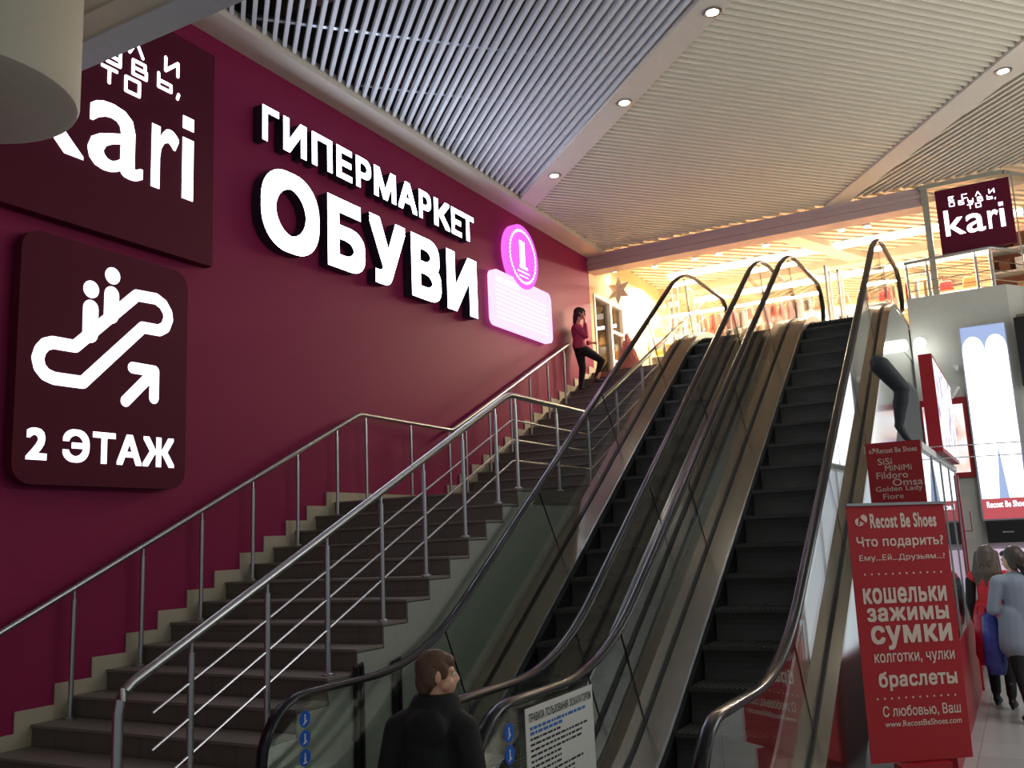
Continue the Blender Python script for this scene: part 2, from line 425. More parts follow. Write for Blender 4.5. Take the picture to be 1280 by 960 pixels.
# ------------------------------------------------------------------ upper floor shell
mb = MB(); mb.box(-15, 7, 15.3, 34, 4.6, 4.96); mb.box(-4.38, -1.34, 14.25, 15.3, 4.6, 4.955); struct(mb.build('floor', mat('cream_floor', (150, 132, 112), .3)))
mb = MB()
mb.box(WX-.2, WX, 15.45, 15.6, 4.96, 7.6); mb.box(WX-.2, WX, 17.05, 27, 4.96, 7.6); mb.box(WX-.2, WX, 15.6, 17.05, 6.55, 7.6)
struct(mb.build('wall_left', M_PEACH))
struct(MB().box(-15, 7, 27, 27.2, 4.96, 9).build('wall_back', M_PEACH))
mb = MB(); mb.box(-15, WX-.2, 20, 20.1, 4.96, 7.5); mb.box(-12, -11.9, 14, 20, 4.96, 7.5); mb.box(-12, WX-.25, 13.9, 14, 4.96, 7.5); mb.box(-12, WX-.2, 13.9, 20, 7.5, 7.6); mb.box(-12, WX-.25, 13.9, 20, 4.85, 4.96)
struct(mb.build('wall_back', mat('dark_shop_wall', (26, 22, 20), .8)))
slats('ceiling', [(-6.7, 15.75), (7, 15.75), (7, 27), (-6.7, 27)], radians(45), M_SLAT, z=7.46, pitch=.2, w=.10, h=.06)
struct(MB().box(-7, 7, 15.75, 27, 7.56, 7.7).build('ceiling', mat('tan_ceiling', (196, 170, 136), .8)))
mb = MB(); mb.box(-6.7, 7, 16.62, 16.88, 7.36, 7.5); mb.box(-6.7, 7, 19.4, 19.75, 7.3, 7.5); mb.box(-6.7, 7, 23, 23.3, 7.3, 7.5); mb.bar((-3.4, 16.8, 7.4), (-1.0, 23, 7.4), .35, .12); mb.bar((-5.6, 19.6, 7.4), (-3.2, 25, 7.4), .35, .12)
struct(mb.build('trim_6', M_TRIM))
# right-hand back wall below the upper floor and its turning return
mb = MB(); mb.box(-1.24, .14, 15.2, 15.34, 0, 5.42)
struct(mb.build('wall_back', M_WALLG))
mb = MB(); mb.extr([(.14, 15.2, 0), (3.0, 19.2, 0), (3.0, 19.4, 0), (.14, 15.34, 0)], (0, 0, 5.42)); struct(mb.build('wall_right', mat('pale_wall_return', (222, 222, 214), .7)))

# ================================================================== STAIRCASE
RIS, TR, LY, LZ = .155, .318, 8.0, 2.48
SX = -4.38     # outer edge of the stair
SWX = WX+.003
st = thing('staircase', (-5.5, 3.2, 0), 'wide brown tiled staircase with a landing climbing along the magenta wall', 'staircase')
def flight(n, y0, z0, tr, name):
    mb = MB(); mn = MB()
    for i in range(n):
        y = y0+i*tr; z = z0+(i+1)*RIS
        mb.box(SWX, SX, y, y+tr-.001, z-RIS-.019, z-.021)
        mn.box(SWX, SX+.016, y-.015, y+tr-.016, z-.02, z)
    mb.build(name, M_TREAD, st); return mn
mn = flight(16, LY-15*TR, 0, TR, 'lower_flight'); mn.build('tread', M_NOSE, st)
mb = MB(); mb.box(SWX, SX+.016, LY+TR-.016, 10.414, LZ-.16, LZ-.0005); mb.build('landing', M_TREAD, st)
mn = flight(16, 10.43, LZ, .325, 'upper_flight'); mn.build('tread', M_NOSE, st)
# side wall under the flights
pts = [(LY-15*TR, 0)]
for i in range(16): pts += [(LY-15*TR+i*TR, (i+1)*RIS-.03), (LY-15*TR+(i+1)*TR, (i+1)*RIS-.03)]
pts[-1] = (10.43, LZ-.03)
for i in range(16): pts += [(10.43+i*.325, LZ+(i+1)*RIS-.03), (10.43+(i+1)*.325, LZ+(i+1)*RIS-.03)]
pts[-1] = (15.3, 4.93); pts.append((15.3, 0))
top = [(SX+.001, y+.003, z) for y, z in pts[1:-1]]; bot = [(SX+.001, y+.003, 0) for y, z in pts[1:-1]]
MB().strip(top, bot, (.012, 0, 0)).build('side_wall', M_STAIRWALL, st)
# stepped skirting on the magenta wall
mb = MB()
for i in range(16):
    y = LY-15*TR+i*TR; z = (i+1)*RIS
    mb.box(SWX, WX+.018, y-.14, y+TR-.14+.001, z-RIS, z+.11)
mb.box(SWX, WX+.018, LY+TR-.14, 10.3, LZ-.1, LZ+.11)
for i in range(16):
    y = 10.43+i*.325; z = LZ+(i+1)*RIS
    mb.box(SWX, WX+.018, y-.14, y+.325-.14+.001, z-RIS, min(z+.11, 5.07))
mb.build('skirting', M_SKIRT, st)

# ------------------------------------------------------------------ stair railings
def post(mb, x, y, z0, z1, r=.021):
    z0 += .002
    mb.tube([(x, y, z0), (x, y, z1-.07)], r, 10); mb.tube([(x, y, z1-.09), (x, y, z1)], .012, 8)
    mb.lathe([(.045, 0), (.045, .012), (.024, .02)], (x, y, z0), 12)
def tread_z(y):
    if y < LY-15*TR: return 0
    if y < LY: return min(LZ, (int((y-(LY-15*TR))/TR)+1)*RIS)
    if y < 10.43: return LZ
    return min(4.96, LZ+(int((y-10.43)/.325)+1)*RIS)
OX = -4.44
def orz(y): return 1.24+(y-3.49)*(3.42-1.24)/(8.0-3.49)
sl = (3.42-1.24)/(8.0-3.49)
ra = thing('stair_railing', (OX, 3.49, 0), 'polished steel stair railing with three thin rods on the open side of the stairs', 'railing')
hp = [(OX, 3.49, .158), (OX, 3.49, 1.14), (OX, 3.50, 1.20), (OX, 3.53, 1.245), (OX, 3.58, orz(3.58))]+[(OX, y, orz(y)) for y in (4.5, 6, 7.9)]+[(OX, 8.0, 3.41), (OX, 8.08, 3.43), (OX, 9.9, 3.43), (OX, 10.02, 3.46)]+[(OX, 10.1+t, 3.5+t*.477) for t in (0, 1, 2, 3, 4, 5.1)]
MB().tube(hp, .03, 14).build('handrail', M_STEEL, ra, smooth='auto')
for y in (3.99, 4.62, 5.22, 5.87, 6.47, 7.11, 7.73): 
    mb = MB(); post(mb, OX, y, tread_z(y), orz(y)-.02); mb.build('post', M_STEEL, ra, smooth='auto')
for y in (8.15, 9.1, 9.95): mb = MB(); post(mb, OX, y, LZ, 3.41); mb.build('post', M_STEEL, ra, smooth='auto')
for y in (10.9, 11.9, 12.9, 13.9, 14.9): mb = MB(); post(mb, OX, y, tread_z(y), 3.5+(y-10.1)*.477-.02); mb.build('post', M_STEEL, ra, smooth='auto')
for k, (off, ys) in enumerate(((.255, 3.72), (.455, 3.72), (.665, 3.8))):
    MB().tube([(OX, ys, orz(ys)-off), (OX, 8.05, orz(8.0)-off), (OX, 8.12, 3.43-off), (OX, 9.95, 3.43-off), (OX, 10.1, 3.49-off), (OX, 15.1, 3.49-off+5*.477)], .009, 8).build('rod', M_STEEL, ra, smooth='auto')
RX = WX+.12
rb = thing('stair_railing', (RX, 3.2, 0), 'plain steel handrail on posts running up beside the magenta wall', 'railing')
def wz(y): return 1.475+(y-4.153)*(3.4765-1.475)/(8.306-4.153)
def uz(y): return 3.473+(y-10.33)*(5.252-3.473)/(14.03-10.33)
MB().tube([(RX, 3.0, wz(3.0)), (RX, 5, wz(5)), (RX, 7, wz(7)), (RX, 8.28, wz(8.28)), (RX, 8.36, 3.485), (RX, 10.28, 3.465), (RX, 10.36, uz(10.38)), (RX, 12, uz(12)), (RX, 14.12, uz(14.12))], .026, 12).build('handrail', M_STEEL, rb, smooth='auto')
for y in (3.47, 4.106, 4.742, 5.378, 6.014, 6.65, 7.286, 7.922): mb = MB(); post(mb, RX, y, tread_z(y), wz(y)-.02, .019); mb.build('post', M_STEEL, rb, smooth='auto')
for y in (8.44, 9.34, 10.22): mb = MB(); post(mb, RX, y, LZ, 3.455, .019); mb.build('post', M_STEEL, rb, smooth='auto')
for y in (10.64, 11.3, 11.95, 12.6, 13.25, 13.9): mb = MB(); post(mb, RX, y, tread_z(y), uz(y)-.02, .019); mb.build('post', M_STEEL, rb, smooth='auto')

# ================================================================== ESCALATORS
TA = tan(radians(34.2))
def H(y):
    z = 3.42+(y-9.5)*TA; y0 = 9.5+(1.06-3.42)/TA; y1 = 9.5+(5.98-3.42)/TA; h = .65
    if y < y0-h: return 1.06
    if y < y0+h: return 1.06+TA*(y-y0+h)**2/(4*h)
    if y < y1-h: return z
    if y < y1+h: return 5.98-TA*(y1+h-y)**2/(4*h)
    return 5.98
def Hs(y): return (H(y+.01)-H(y-.01))/.02
YA, YB, NR = 4.70, 15.35, .38
YS = [4.70+.15*i for i in range(int((15.35-4.70)/.15)+1)]
def perp(y, d0):
    th = math.atan(Hs(y)); d = d0*cos(th); return (y+d*sin(th), H(y)-d*cos(th))
def newel(yc, sgn, r, zc, n=12, a0=90, a1=270):
    return [(yc+sgn*-1*r*sin(radians(a)), zc+r*cos(radians(a))) for a in [i*180/n for i in range(n+1)]]
def escalator(loc_label, xl, xr, rot):
    cx = (xl+xr)/2
    root = thing('escalator', (0, 0, 0), loc_label, 'escalator')
    for side, x, s in (('l', xl, 1), ('r', xr, -1)):     # s points to the steps
        # handrail loop
        P = []
        P += [(4.76, 1.06-2*NR)]
        P += newel(YA, 1, NR, 1.06-NR)[::-1]
        P += [(y, H(y)) for y in YS[1:]]
        P += newel(YB, -1, NR, 5.98-NR)
        P += [(15.28, 5.98-2*NR)]
        MB().tube([(x, y, z) for y, z in P], .042, 12, .62, side=(1, 0, 0)).build('handrail', M_RUBBER, root, smooth='auto')
        # guide under the rail
        # glass: newel ends and panels along the run
        g0, tk = x-.006, (.012, 0, 0)
        def panel(ya, yb, inner=.035, base=.97):
            ys = [ya+(yb-ya)*i/8 for i in range(9)]
            top = [(g0,)+perp(y, inner) for y in ys]; bot = [(g0,)+perp(y, base) for y in ys]
            MB().strip(top, bot, tk).build('glass_panel', M_GLASS, root)
        mb = MB(); nw = newel(YA, 1, NR-.03, 1.06-NR)
        mb.extr([(g0, y, z) for y, z in nw]+[(g0, YA, .12)], tk); mb.build('glass_panel', M_GLASS, root)
        mb = MB(); nw = newel(YB, -1, NR-.03, 5.98-NR)
        mb.extr([(g0, y, z) for y, z in nw]+[(g0, YB, 5.05)], tk); mb.build('glass_panel', M_GLASS, root)
        cuts = [4.705, 6.35, 8.1, 9.85, 11.6, 13.35, 15.345]
        for a, b in zip(cuts[:-1], cuts[1:]):
            panel(a+.004, b-.004)
            if b < 15:
                mb = MB(); t = (g0-.001,)+perp(b, .04); u = (g0-.001,)+perp(b, .96)
                mb.strip([t, (t[0], t[1]+.006, t[2])], [u, (u[0], u[1]+.006, u[2])], (.014, 0, 0)); mb.build('panel_joint', M_BLACK, root)
        # deck strips follow the run
        ys = [4.25, 4.5]+YS[1:-2]+[15.4, 15.65]
        def D(y, off): return H(min(max(y, 4.7), 15.35))-off
        def ribbon(name, xa, xb, o1, o2, m):
            lo, hi = min(xa, xb), max(xa, xb)
            MB().strip([(lo, y, D(y, o1)) for y in ys], [(lo, y, D(y, o2)) for y in ys], (hi-lo, 0, 0)).build(name, m, root)
        ribbon('glass_channel', x-.018, x+.018, .925, .99, M_BLACK)
        ribbon('inner_deck', x+s*.02, x+s*.215, .94, 1.0, M_DECK)
        ribbon('outer_deck', x-s*.02, x-s*.115, .945, 1.0, M_DECK)
        ribbon('deck_edge', x+s*.215, x+s*.235, .935, 1.02, M_STEEL)
        ribbon('skirt_panel', x+s*.222, x+s*.232, 1.0, 1.35, M_BLACK)
        ribbon('side_cladding', x-s*.095, x-s*.11, 1.0, 1.55, M_MIRROR)
        # deep side cladding of the truss
        mb = MB(); yy = [y for y in ys]
        low = [(x-s*.10, y, max(0.0, D(y, 2.25)) if y < 14.2 else 4.0) for y in yy]
        mb.strip([(x-s*.10, y, D(y, 1.0)) for y in yy], low, (s*.02, 0, 0)); mb.build('truss_cladding', M_MIRROR, root)
    # truss underside
    yy = [4.3+.3*i for i in range(38)]
    MB().strip([(xl+.2, y, max(-.1, H(min(max(y, 4.7), 15.35))-1.75)) for y in yy], [(xl+.2, y, max(-.15, H(min(max(y, 4.7), 15.35))-2.2)) for y in yy], (xr-xl-.4, 0, 0)).build('truss', M_BLACK, root)
    # steps
    sw = (xl+.24, xr-.24)
    me = None; run = .385; n = 26
    for i in range(n):
        y = 5.15+i*run; z = H(y+.12)-1.06
        z2 = H(y+run+.12)-1.06
        mb = MB(); mb.box(sw[0], sw[1], y, y+run, z-.03, z)
        k = 6; rise = max(.02, z-(H(y-run+.12)-1.06))
        fr = [(y+.05*sin(pi*j/k)*.5+0.0, z-rise*j/k) for j in range(k+1)]
        mb.strip([(sw[0], a, b) for a, b in fr], [(sw[0], a+.02, b-.001) for a, b in fr], (sw[1]-sw[0], 0, 0))
        for j in range(18):
            xx = sw[0]+(sw[1]-sw[0])*(j+.5)/18
            mb.box(xx-.007, xx+.007, y, y+run-.01, z, z+.008)
        mb.build('step', M_STEP, root)
    MB().box(xl+.05, xr-.05, 4.25, 5.15, .0, .03).build('landing_plate', M_DECK, root)
    MB().box(xl+.05, xr-.05, 5.0, 5.2, .025, .04).build('comb_plate', M_STEEL, root)
    MB().box(xl+.23, xr-.23, 14.0, 15.3, 4.93, 4.965).build('landing_plate', M_DECK, root)
    # round blue stickers on the left glass
    for k in range(3):
        zc = .90-.118*k
        sk = MB(); disc(sk, (xl+.0065, 0, 0), (0, 1, 0), (0, 0, 1), (YA, zc), .052, .001)
        so = sk.build('sticker', M_BLUE, root)
        pk = MB(); O = (xl+.008, 0, 0)
        disc(pk, O, (0, 1, 0), (0, 0, 1), (YA, zc+.022), .007)
        stroke(pk, O, (0, 1, 0), (0, 0, 1), [(YA, zc+.008), (YA, zc-.018)], .006)
        stroke(pk, O, (0, 1, 0), (0, 0, 1), [(YA-.014, zc-.03), (YA+.016, zc-.012-.008*k)], .004)
        pk.build('pictogram', M_WHITE, so)
    root.rotation_euler = (0, 0, rot); return root
E1 = escalator('left escalator, right beside the brown staircase, dark steps between glass sides', -4.20, -3.04, 0)
E2 = escalator('right escalator, beside the red banner, dark steps between glass sides', -2.70, -1.47, 0)
# turn the second escalator slightly about its lower end
ang = radians(-.6); piv = Vector((-2.1, 5.0, 0)); R_ = Matrix.Rotation(ang, 3, 'Z')
E2.rotation_euler = (0, 0, ang); E2.location = piv-R_@piv

# rules sheet inside the glass of the right escalator
rs = thing('notice_sheet', (-2.672, 5.3, .75), 'white printed rules sheet on the glass of the right escalator', 'notice')
MB().box(-2.676, -2.672, 4.86, 5.80, .20, 1.0).build('sheet', M_PAPER, rs)
mb = MB(); O = (-2.671, 4.86, 0); U, V = (0, 1, 0), (0, 0, 1)
put_text(mb, 'ПРАВИЛА ПОЛЬЗОВАНИЯ ЭСКАЛАТОРОМ', O, U, V, (.04, .91, .915, .965), bold=.02); mb.build('title_lettering', M_INK, rs)
mb = MB(); random.seed(3)
def dashes(mb, v, u0, u1, h):
    u = u0
    while u < u1-.02:
        w = random.uniform(.02, .07); w = min(w, u1-u)
        a = Vector(O)+Vector((0, u, v)); mb.obox(a+Vector((0, w/2, 0)), (0, w/2, 0), (0, 0, h/2), (.0004, 0, 0)); u += w+.012
dashes(mb, .88, .05, .82, .018); dashes(mb, .852, .05, .5, .018); mb.build('subtitle_lines', M_BINK, rs)
mb = MB()
for i in range(19): dashes(mb, .82-.031*i, .05, random.choice((.45, .62, .75, .84, .88)), .013)
mb.build('text_lines', M_INK, rs)

# door guides / posts seen through the glass by the side wall
M_POSTG = mat('dark_post_metal', (58, 56, 54), .4, .6)
for y, h in ((5.44, 1.12), (5.9, 1.10)):
    t = thing('barrier_post', (-4.34, y, 0), 'dark upright post with a hooked top behind the left escalator glass, '+('the nearer of two' if y < 5.6 else 'the farther of two'), 'post', 'dark barrier posts')
    
    for dy in (-.03, .03): MB().box(-4.362, -4.325, y+dy-.012, y+dy+.012, 0, h).build('post', M_POSTG, t)
    mb = MB(); mb.tube([(-4.343, y-.05, h-.1), (-4.343, y-.05, h), (-4.343, y+.04, h+.02), (-4.343, y+.055, h-.08)], .012, 8); mb.build('hook', M_BLACK, t)

# ================================================================== WALL SIGNS
FX = -6.56
U, V = Vector((0, 1, 0)), Vector((0, 0, 1))
for word, spans, z0, z1, bold, lab, nm in (
    ('ГИПЕРМАРКЕТ', [(6.747, 6.994), (7.063, 7.433), (7.523, 7.875), (7.95, 8.235), (8.311, 8.603), (8.663, 9.118), (9.164, 9.586), (9.634, 9.918), (9.991, 10.389), (10.428, 10.69), (10.69, 11.03)], 6.262, 6.658, .034, 'row of smaller glowing white capital letters, upper word on the magenta wall', 'sign_lettering'),
    ('ОБУВИ', [(6.728, 7.637), (7.78, 8.459), (8.546, 9.297), (9.423, 10.112), (10.261, 11.058)], 5.145, 6.0, .042, 'row of five large glowing white letters, lower word on the magenta wall', 'sign_lettering')):
    t = thing(nm, (WX, spans[0][0], z0), lab, 'sign')
    for ch, (a, b) in zip(word, spans):
        mb = MB(); e = .03 if ch == 'О' else 0
        put_text(mb, ch, (FX-.13, 0, 0), U, V, (a, b, z0-e, z1+e), bold=bold, ext=.13)
        mb.build('letter', [M_LETTER, M_LETSIDE], t, fixn=False)
        
def logo_board(name, O, U, V, Wd, Hh, th, label, bigtext, lampstrength, board, parentloc):
    """maroon square board with square-cut slogan and rounded word, layout in fractions of the board"""
    O, U, V = Vector(O), Vector(U), Vector(V); N = U.cross(V).normalized()
    t = thing(name, parentloc, label, 'sign')
    mb = MB(); mb.extr([O, O+U*Wd, O+U*Wd+V*Hh, O+V*Hh], -N*th); mb.build('board', board, t)
    m = emit('logo_face_'+bigtext, (236, 240, 255), lampstrength)
    Of = O+N*.004
    mb = MB()
    rows = (('ЕСЛИ', .175, .80, .797, .872), ('ОБУВЬ,', .175, .765, .709, .784), ('ТО', .415, .605, .621, .696))
    for txt, u0, u1, v0, v1 in rows:
        n = len(txt.replace(',', '')); cw = .08*Wd; ch = (v1-v0)*Hh
        step = ((u1-u0)*Wd-cw)/max(1, n-1); w = .0075*Wd
        for i, c in enumerate(txt):
            uu = u0*Wd+(i*step if c != ',' else (n-1)*step+cw*1.25)
            for s_ in SQ[c]: stroke(mb, Of+U*uu+V*(v0*Hh), U, V, [(w+x*(cw-2*w), w+y*(ch-2*w)) for x, y in s_], w)
    mb.build('slogan_lettering', m, t)
    for ch, a, b, v0, v1 in (('k', .085, .355, .263, .665), ('a', .37, .625, .255, .545), ('r', .665, .805, .263, .545), ('i', .825, .885, .263, .640)):
        mb = MB()
        if ch == 'i':
            mb.extr([Of+U*(a*Wd)+V*(v0*Hh), Of+U*(b*Wd)+V*(v0*Hh), Of+U*(b*Wd)+V*(.54*Hh), Of+U*(a*Wd)+V*(.54*Hh)], N*.001)
            mb.extr([Of+U*(a*Wd)+V*(.582*Hh), Of+U*(b*Wd)+V*(.582*Hh), Of+U*(b*Wd)+V*(v1*Hh), Of+U*(a*Wd)+V*(v1*Hh)], N*.001)
        else: put_text(mb, ch, Of, U, V, (a*Wd, b*Wd, v0*Hh, v1*Hh), bold=.009)
        mb.build('letter', m, t)
    return t
logo_board('logo_sign', (-6.57, 3.89, 4.70), (0, 1, 0), (0, 0, 1), 2.20, 2.2, .10, 'large maroon square sign with white glowing word, high on the magenta wall at left', 'big', 4.0, M_BOARD, (WX, 5, 4.7))

# escalator direction sign
pg = thing('direction_sign', (WX, 5, 2.6), 'maroon rounded sign with glowing escalator symbol and arrow on the magenta wall', 'sign')
PX = -6.57
mb = MB(); mb.extr([(PX, u, v) for u, v in rrect(4.17, 5.80, 2.55, 4.56, .16)], (-.09, 0, 0)); mb.build('board', M_BOARD, pg)
M_PIC = emit('pictogram_face', (238, 240, 255), 2.6)
O = (PX+.003, 0, 0)
mb = MB(); loop = [(4.461, 3.674), (4.659, 3.676), (5.235, 4.228), (5.443, 4.24), (5.52, 4.205), (5.57, 4.14), (5.58, 4.08), (5.547, 3.998), (5.483, 3.958), (5.306, 3.953), (4.739, 3.389), (4.486, 3.388), (4.41, 3.41), (4.36, 3.46), (4.34, 3.53), (4.36, 3.60), (4.40, 3.65)]
stroke(mb, O, U, V, loop, .052, closed=True); mb.build('escalator_symbol', M_PIC, pg)
mb = MB(); disc(mb, O, U, V, (4.787, 4.182), .074)
disc(mb, O, U, V, (4.988, 4.346), .074); stroke(mb, O, U, V, [(4.789, 4.02), (4.791, 3.80)], .072); stroke(mb, O, U, V, [(4.985, 4.18), (4.985, 4.0)], .072)
mb.build('rider_symbol', M_PIC, pg)
mb = MB(); stroke(mb, O, U, V, [(5.152, 3.283), (5.44, 3.575)], .05); stroke(mb, O, U, V, [(5.215, 3.58), (5.442, 3.58), (5.442, 3.34)], .05); mb.build('arrow_symbol', M_PIC, pg)
mb = MB(); put_text(mb, '2 ЭТАЖ', O, U, V, (4.275, 5.675, 2.735, 3.0), bold=.032); mb.build('lettering', M_PIC, pg)

# pink lit badge sign
def pinkmat(name, s):
    m = emit(name, (222, 120, 236), s); return m
pk = thing('badge_sign', (WX, 12.5, 5.2), 'glowing pink sign with a round badge above a rounded panel by the stair top', 'sign')
M_PK = emit('pink_face', (214, 96, 226), 1.5); M_PK2 = emit('pink_panel_face', (246, 178, 255), 1.9); M_PKT = emit('pink_print', (255, 246, 255), 2.2)
BX = -6.58
mb = MB(); mb.extr([(BX, u, v) for u, v in rrect(11.58, 13.52, 5.19, 6.05, .12)], (-.1, 0, 0)); mb.build('panel', M_PK2, pk)
mb = MB(); disc(mb, (BX-.09, 0, 0), U, V, (12.55, 6.46), .53, .10, 40); mb.build('badge', M_PK, pk)
O = (BX+.014, 0, 0); mb = MB()
for i in range(40):
    if 22 < i < 38 or True:
        a = 2*pi*i/40
        stroke(mb, O, U, V, [(12.55+.42*cos(a), 6.46+.42*sin(a)), (12.55+.44*cos(a+.08), 6.46+.44*sin(a+.08))], .016)
put_text(mb, '1', O, U, V, (12.44, 12.62, 6.27, 6.72), bold=.03); stroke(mb, O, U, V, [(12.44, 6.28), (12.68, 6.28)], .025)
stroke(mb, O, U, V, [(12.36, 6.2), (12.74, 6.2)], .014); stroke(mb, O, U, V, [(12.40, 6.13), (12.70, 6.13)], .01)
mb.build('badge_lettering', M_PKT, pk)
O = (BX+.003, 0, 0); mb = MB(); random.seed(5)
put_text(mb, 'ВО ВРЕМЯ', O, U, V, (11.66, 12.36, 5.86, 5.95), bold=.04)
for i in range(8):
    u = 11.66
    while u < 13.3:
        w = random.uniform(.06, .2); stroke(mb, O, U, V, [(u, 5.80-i*.07), (u+w, 5.80-i*.07)], .009); u += w+.06
mb.build('panel_lettering', M_PKT, pk)

# ================================================================== CEILING LAMPS
def downlight(x, y, label, on=True, e=30, z=7.24):
    t = thing('downlight', (x, y, z), label, 'ceiling light', 'round downlights in the ceiling trims')
    MB().lathe([(.10, .0), (.10, -.012), (.066, -.014)], (x, y, z), 28).build('ring', M_STEEL, t, smooth='auto')
    MB().lathe([(.0, -.018), (.062, -.017), (.066, -.0145), (0, -.0145)], (x, y, z), 28).build('lens', M_LAMP, t)
    if on: spot('downlight_beam', (x, y, z-.03), (x, y, 0), e, (1, .95, .88), 110, .8, .05)
downlight(-5.46, 11.55, 'lit round downlight in the diagonal ceiling trim nearest the magenta wall')
downlight(-3.72, 10.0, 'lit round downlight in the middle of the diagonal ceiling trim')
downlight(-2.2, 8.66, 'lit round downlight in the diagonal ceiling trim at the top edge of the photo')
downlight(.39, 11.83, 'lit round downlight in the right-hand diagonal ceiling trim near the maroon hanging sign')
for i, (x, y) in enumerate(((-6.6, 16.5), (-5.83, 16.74), (-5.01, 16.72), (-4.53, 16.7), (-3.64, 16.73), (-2.28, 16.68), (-1.86, 16.75))):
    t = thing('spotlight', (x, y, 7.36), ('first', 'second', 'third', 'fourth', 'fifth', 'sixth', 'seventh')[i]+' small lit spotlight from the left under the hall trim behind the beam', 'spotlight', 'hall spotlights')
    MB().lathe([(.05, 0), (.05, -.10), (.07, -.16), (.07, -.17), (0, -.17)], (x, y, 7.36), 16).build('housing', M_WHITE, t, smooth='auto')
    spot('spotlight_beam', (x, y, 7.16), (x-.3, y-1.2, 4.9), 26, WARM, 100, .7, .05)
    MB().lathe([(0, -.186), (.055, -.184), (.06, -.172), (0, -.172)], (x, y, 7.36), 16).build('lens', M_LAMP, t)
for i, (y, x0, x1) in enumerate(((18.3, -6.1, .6), (20.6, -6.0, 1.0), (24.6, -6, 1.5))):
    t = thing('light_strip', (0, y, 7.3), 'long glowing white ceiling light strip, '+('nearest', 'middle', 'farthest')[i]+' of three in the upper hall', 'ceiling light', 'hall light strips')
    MB().box(x0, x1, y-.10, y+.10, 7.37, 7.458).build('housing', M_WHITE, t)
    MB().box(x0+.02, x1-.02, y-.09, y+.09, 7.345, 7.37).build('diffuser', M_TUBE, t)
    MB().box(x0+.02, x1-.02, y-.115, y-.10, 7.37, 7.43).build('diffuser', M_TUBE, t)

# ================================================================== RIGHT-HAND SHOP, LOWER FLOOR
# red roll-up banner in front of the display case
bn = thing('roll_up_banner', (-.9, 7.75, 0), 'tall red roll-up banner with white lettering in front of the display case', 'banner')
BL, BR, TL, TR_ = Vector((-1.225, 7.5, .225)), Vector((-.573, 8.0, .214)), Vector((-1.215, 7.5, 2.121)), Vector((-.540, 8.0, 2.131))
TR_ = BR+(TL-BL); U = (BR-BL); BW = U.length; U = U/BW; V = (TL-BL); BH = V.length; V = V/BH; N = U.cross(V).normalized()
MB().extr([BL, BR, TR_, TL], -N*.006).build('banner_sheet', M_RED, bn)
mb = MB(); c = (BL+BR)/2+N*-.05; mb.bar((c.x, c.y, 0.02), (c.x, c.y, 2.1), .022, .022); mb.build('pole', M_STEEL, bn)
mb = MB(); mb.bar(TL+V*.004, TR_+V*.004, .03, .02); mb.build('top_rail', M_STEEL, bn)
mb = MB(); b0 = BL-Vector((0, 0, .225)); b1 = BR-Vector((0, 0, .214)); mb.bar(b0*.75+b1*.25+Vector((0, 0, .105)), b0*.25+b1*.75+Vector((0, 0, .105)), .10, .20); mb.build('base', M_REDP, bn)
O = BL+N*.003
def shoe_icon(mb, O, U, V, u, v, r):
    disc(mb, O, U, V, (u-r*.25, v-r*.1), r*.62, .001, 20, r*.55); disc(mb, O, U, V, (u+r*.4, v+r*.25), r*.5, .001, 20, r*.6)
    mb.mi = 1; P = [(-.15, .75), (.1, .3), (.7, -.2), (.55, -.35), (-.1, .05), (-.3, -.6), (-.42, -.6), (-.35, .3)]
    mb.extr([O+U*(u+a*r)+V*(v+b*r) for a, b in P], U.cross(V)*.002); mb.mi = 0
lines = [  # text, left, right, bottom, top (fractions of the banner), bold
 ('Recost Be Shoes', .225, .90, .905, .965, .028, 'brand_lettering'),
 ('Что подарить?', .07, .95, .822, .872, .02, 'headline_lettering'), ('Ему...Ей...Друзьям...?', .08, .95, .770, .800, .01, 'text_line'),
 ('кошельки', .08, .92, .605, .668, .03, 'text_line'), ('зажимы', .10, .92, .535, .590, .03, 'text_line'), ('сумки', .12, .93, .425, .520, .03, 'text_line'),
 ('колготки, чулки', .13, .93, .365, .412, .012, 'text_line'), ('браслеты', .15, .93, .268, .342, .028, 'text_line'),
 ('С любовью, Ваш', .16, .93, .165, .212, .012, 'text_line'), ('www.RecostBeShoes.com', .17, .925, .132, .155, .008, 'text_line')]
Uv = V
for t, a, b, v0, v1, bo, nm in lines:
    mb = MB(); put_text(mb, t, O, U, V, (a*BW, b*BW, v0*BH, v1*BH), bold=bo)
    if nm == 'brand_lettering': shoe_icon(mb, O, U, V, .135*BW, .935*BH, .055*BW*1.3)
    for key, v in (('Ему', .722), ('браслеты', .240)):
        if t.startswith(key):
            for i in range(12): disc(mb, O, U, V, ((.12+.07*i)*BW, v*BH), .0075, .001, 10)
    mb.build(nm, [M_PRINT, M_RED], bn, fixn=False)

# long glazed display case
M_SHELF = emit('lit_case_back', (236, 246, 255), .9)
dcx = thing('display_case', (-.9, 8.15, 0), 'long tall display case with red base and lit glass sides behind the red banner', 'display case')
MB().box(-1.12, -.70, 8.2, 12.4, 0, .85).build('base_cabinet', M_REDP, dcx)
for y in (8.2, 9.2, 10.2, 11.3, 12.37):
    for x in (-.715, -1.11): MB().box(x, x+.02, y, y+.025, .85, 2.56).build('frame_post', M_STEEL, dcx)
MB().box(-1.13, -.68, 8.17, 12.42, 2.56, 2.62).build('top_board', M_WHITE, dcx)
MB().box(-.71, -.704, 8.225, 12.37, .86, 2.55).build('glass_side', glass('case_glass', (238, 246, 244)), dcx)
MB().box(-1.08, -1.06, 8.3, 12.3, .86, 2.55).build('lit_back', M_SHELF, dcx)
for z in (1.25, 1.65, 2.05): MB().box(-1.05, -.72, 8.25, 12.35, z, z+.02).build('shelf', M_WHITE, dcx)
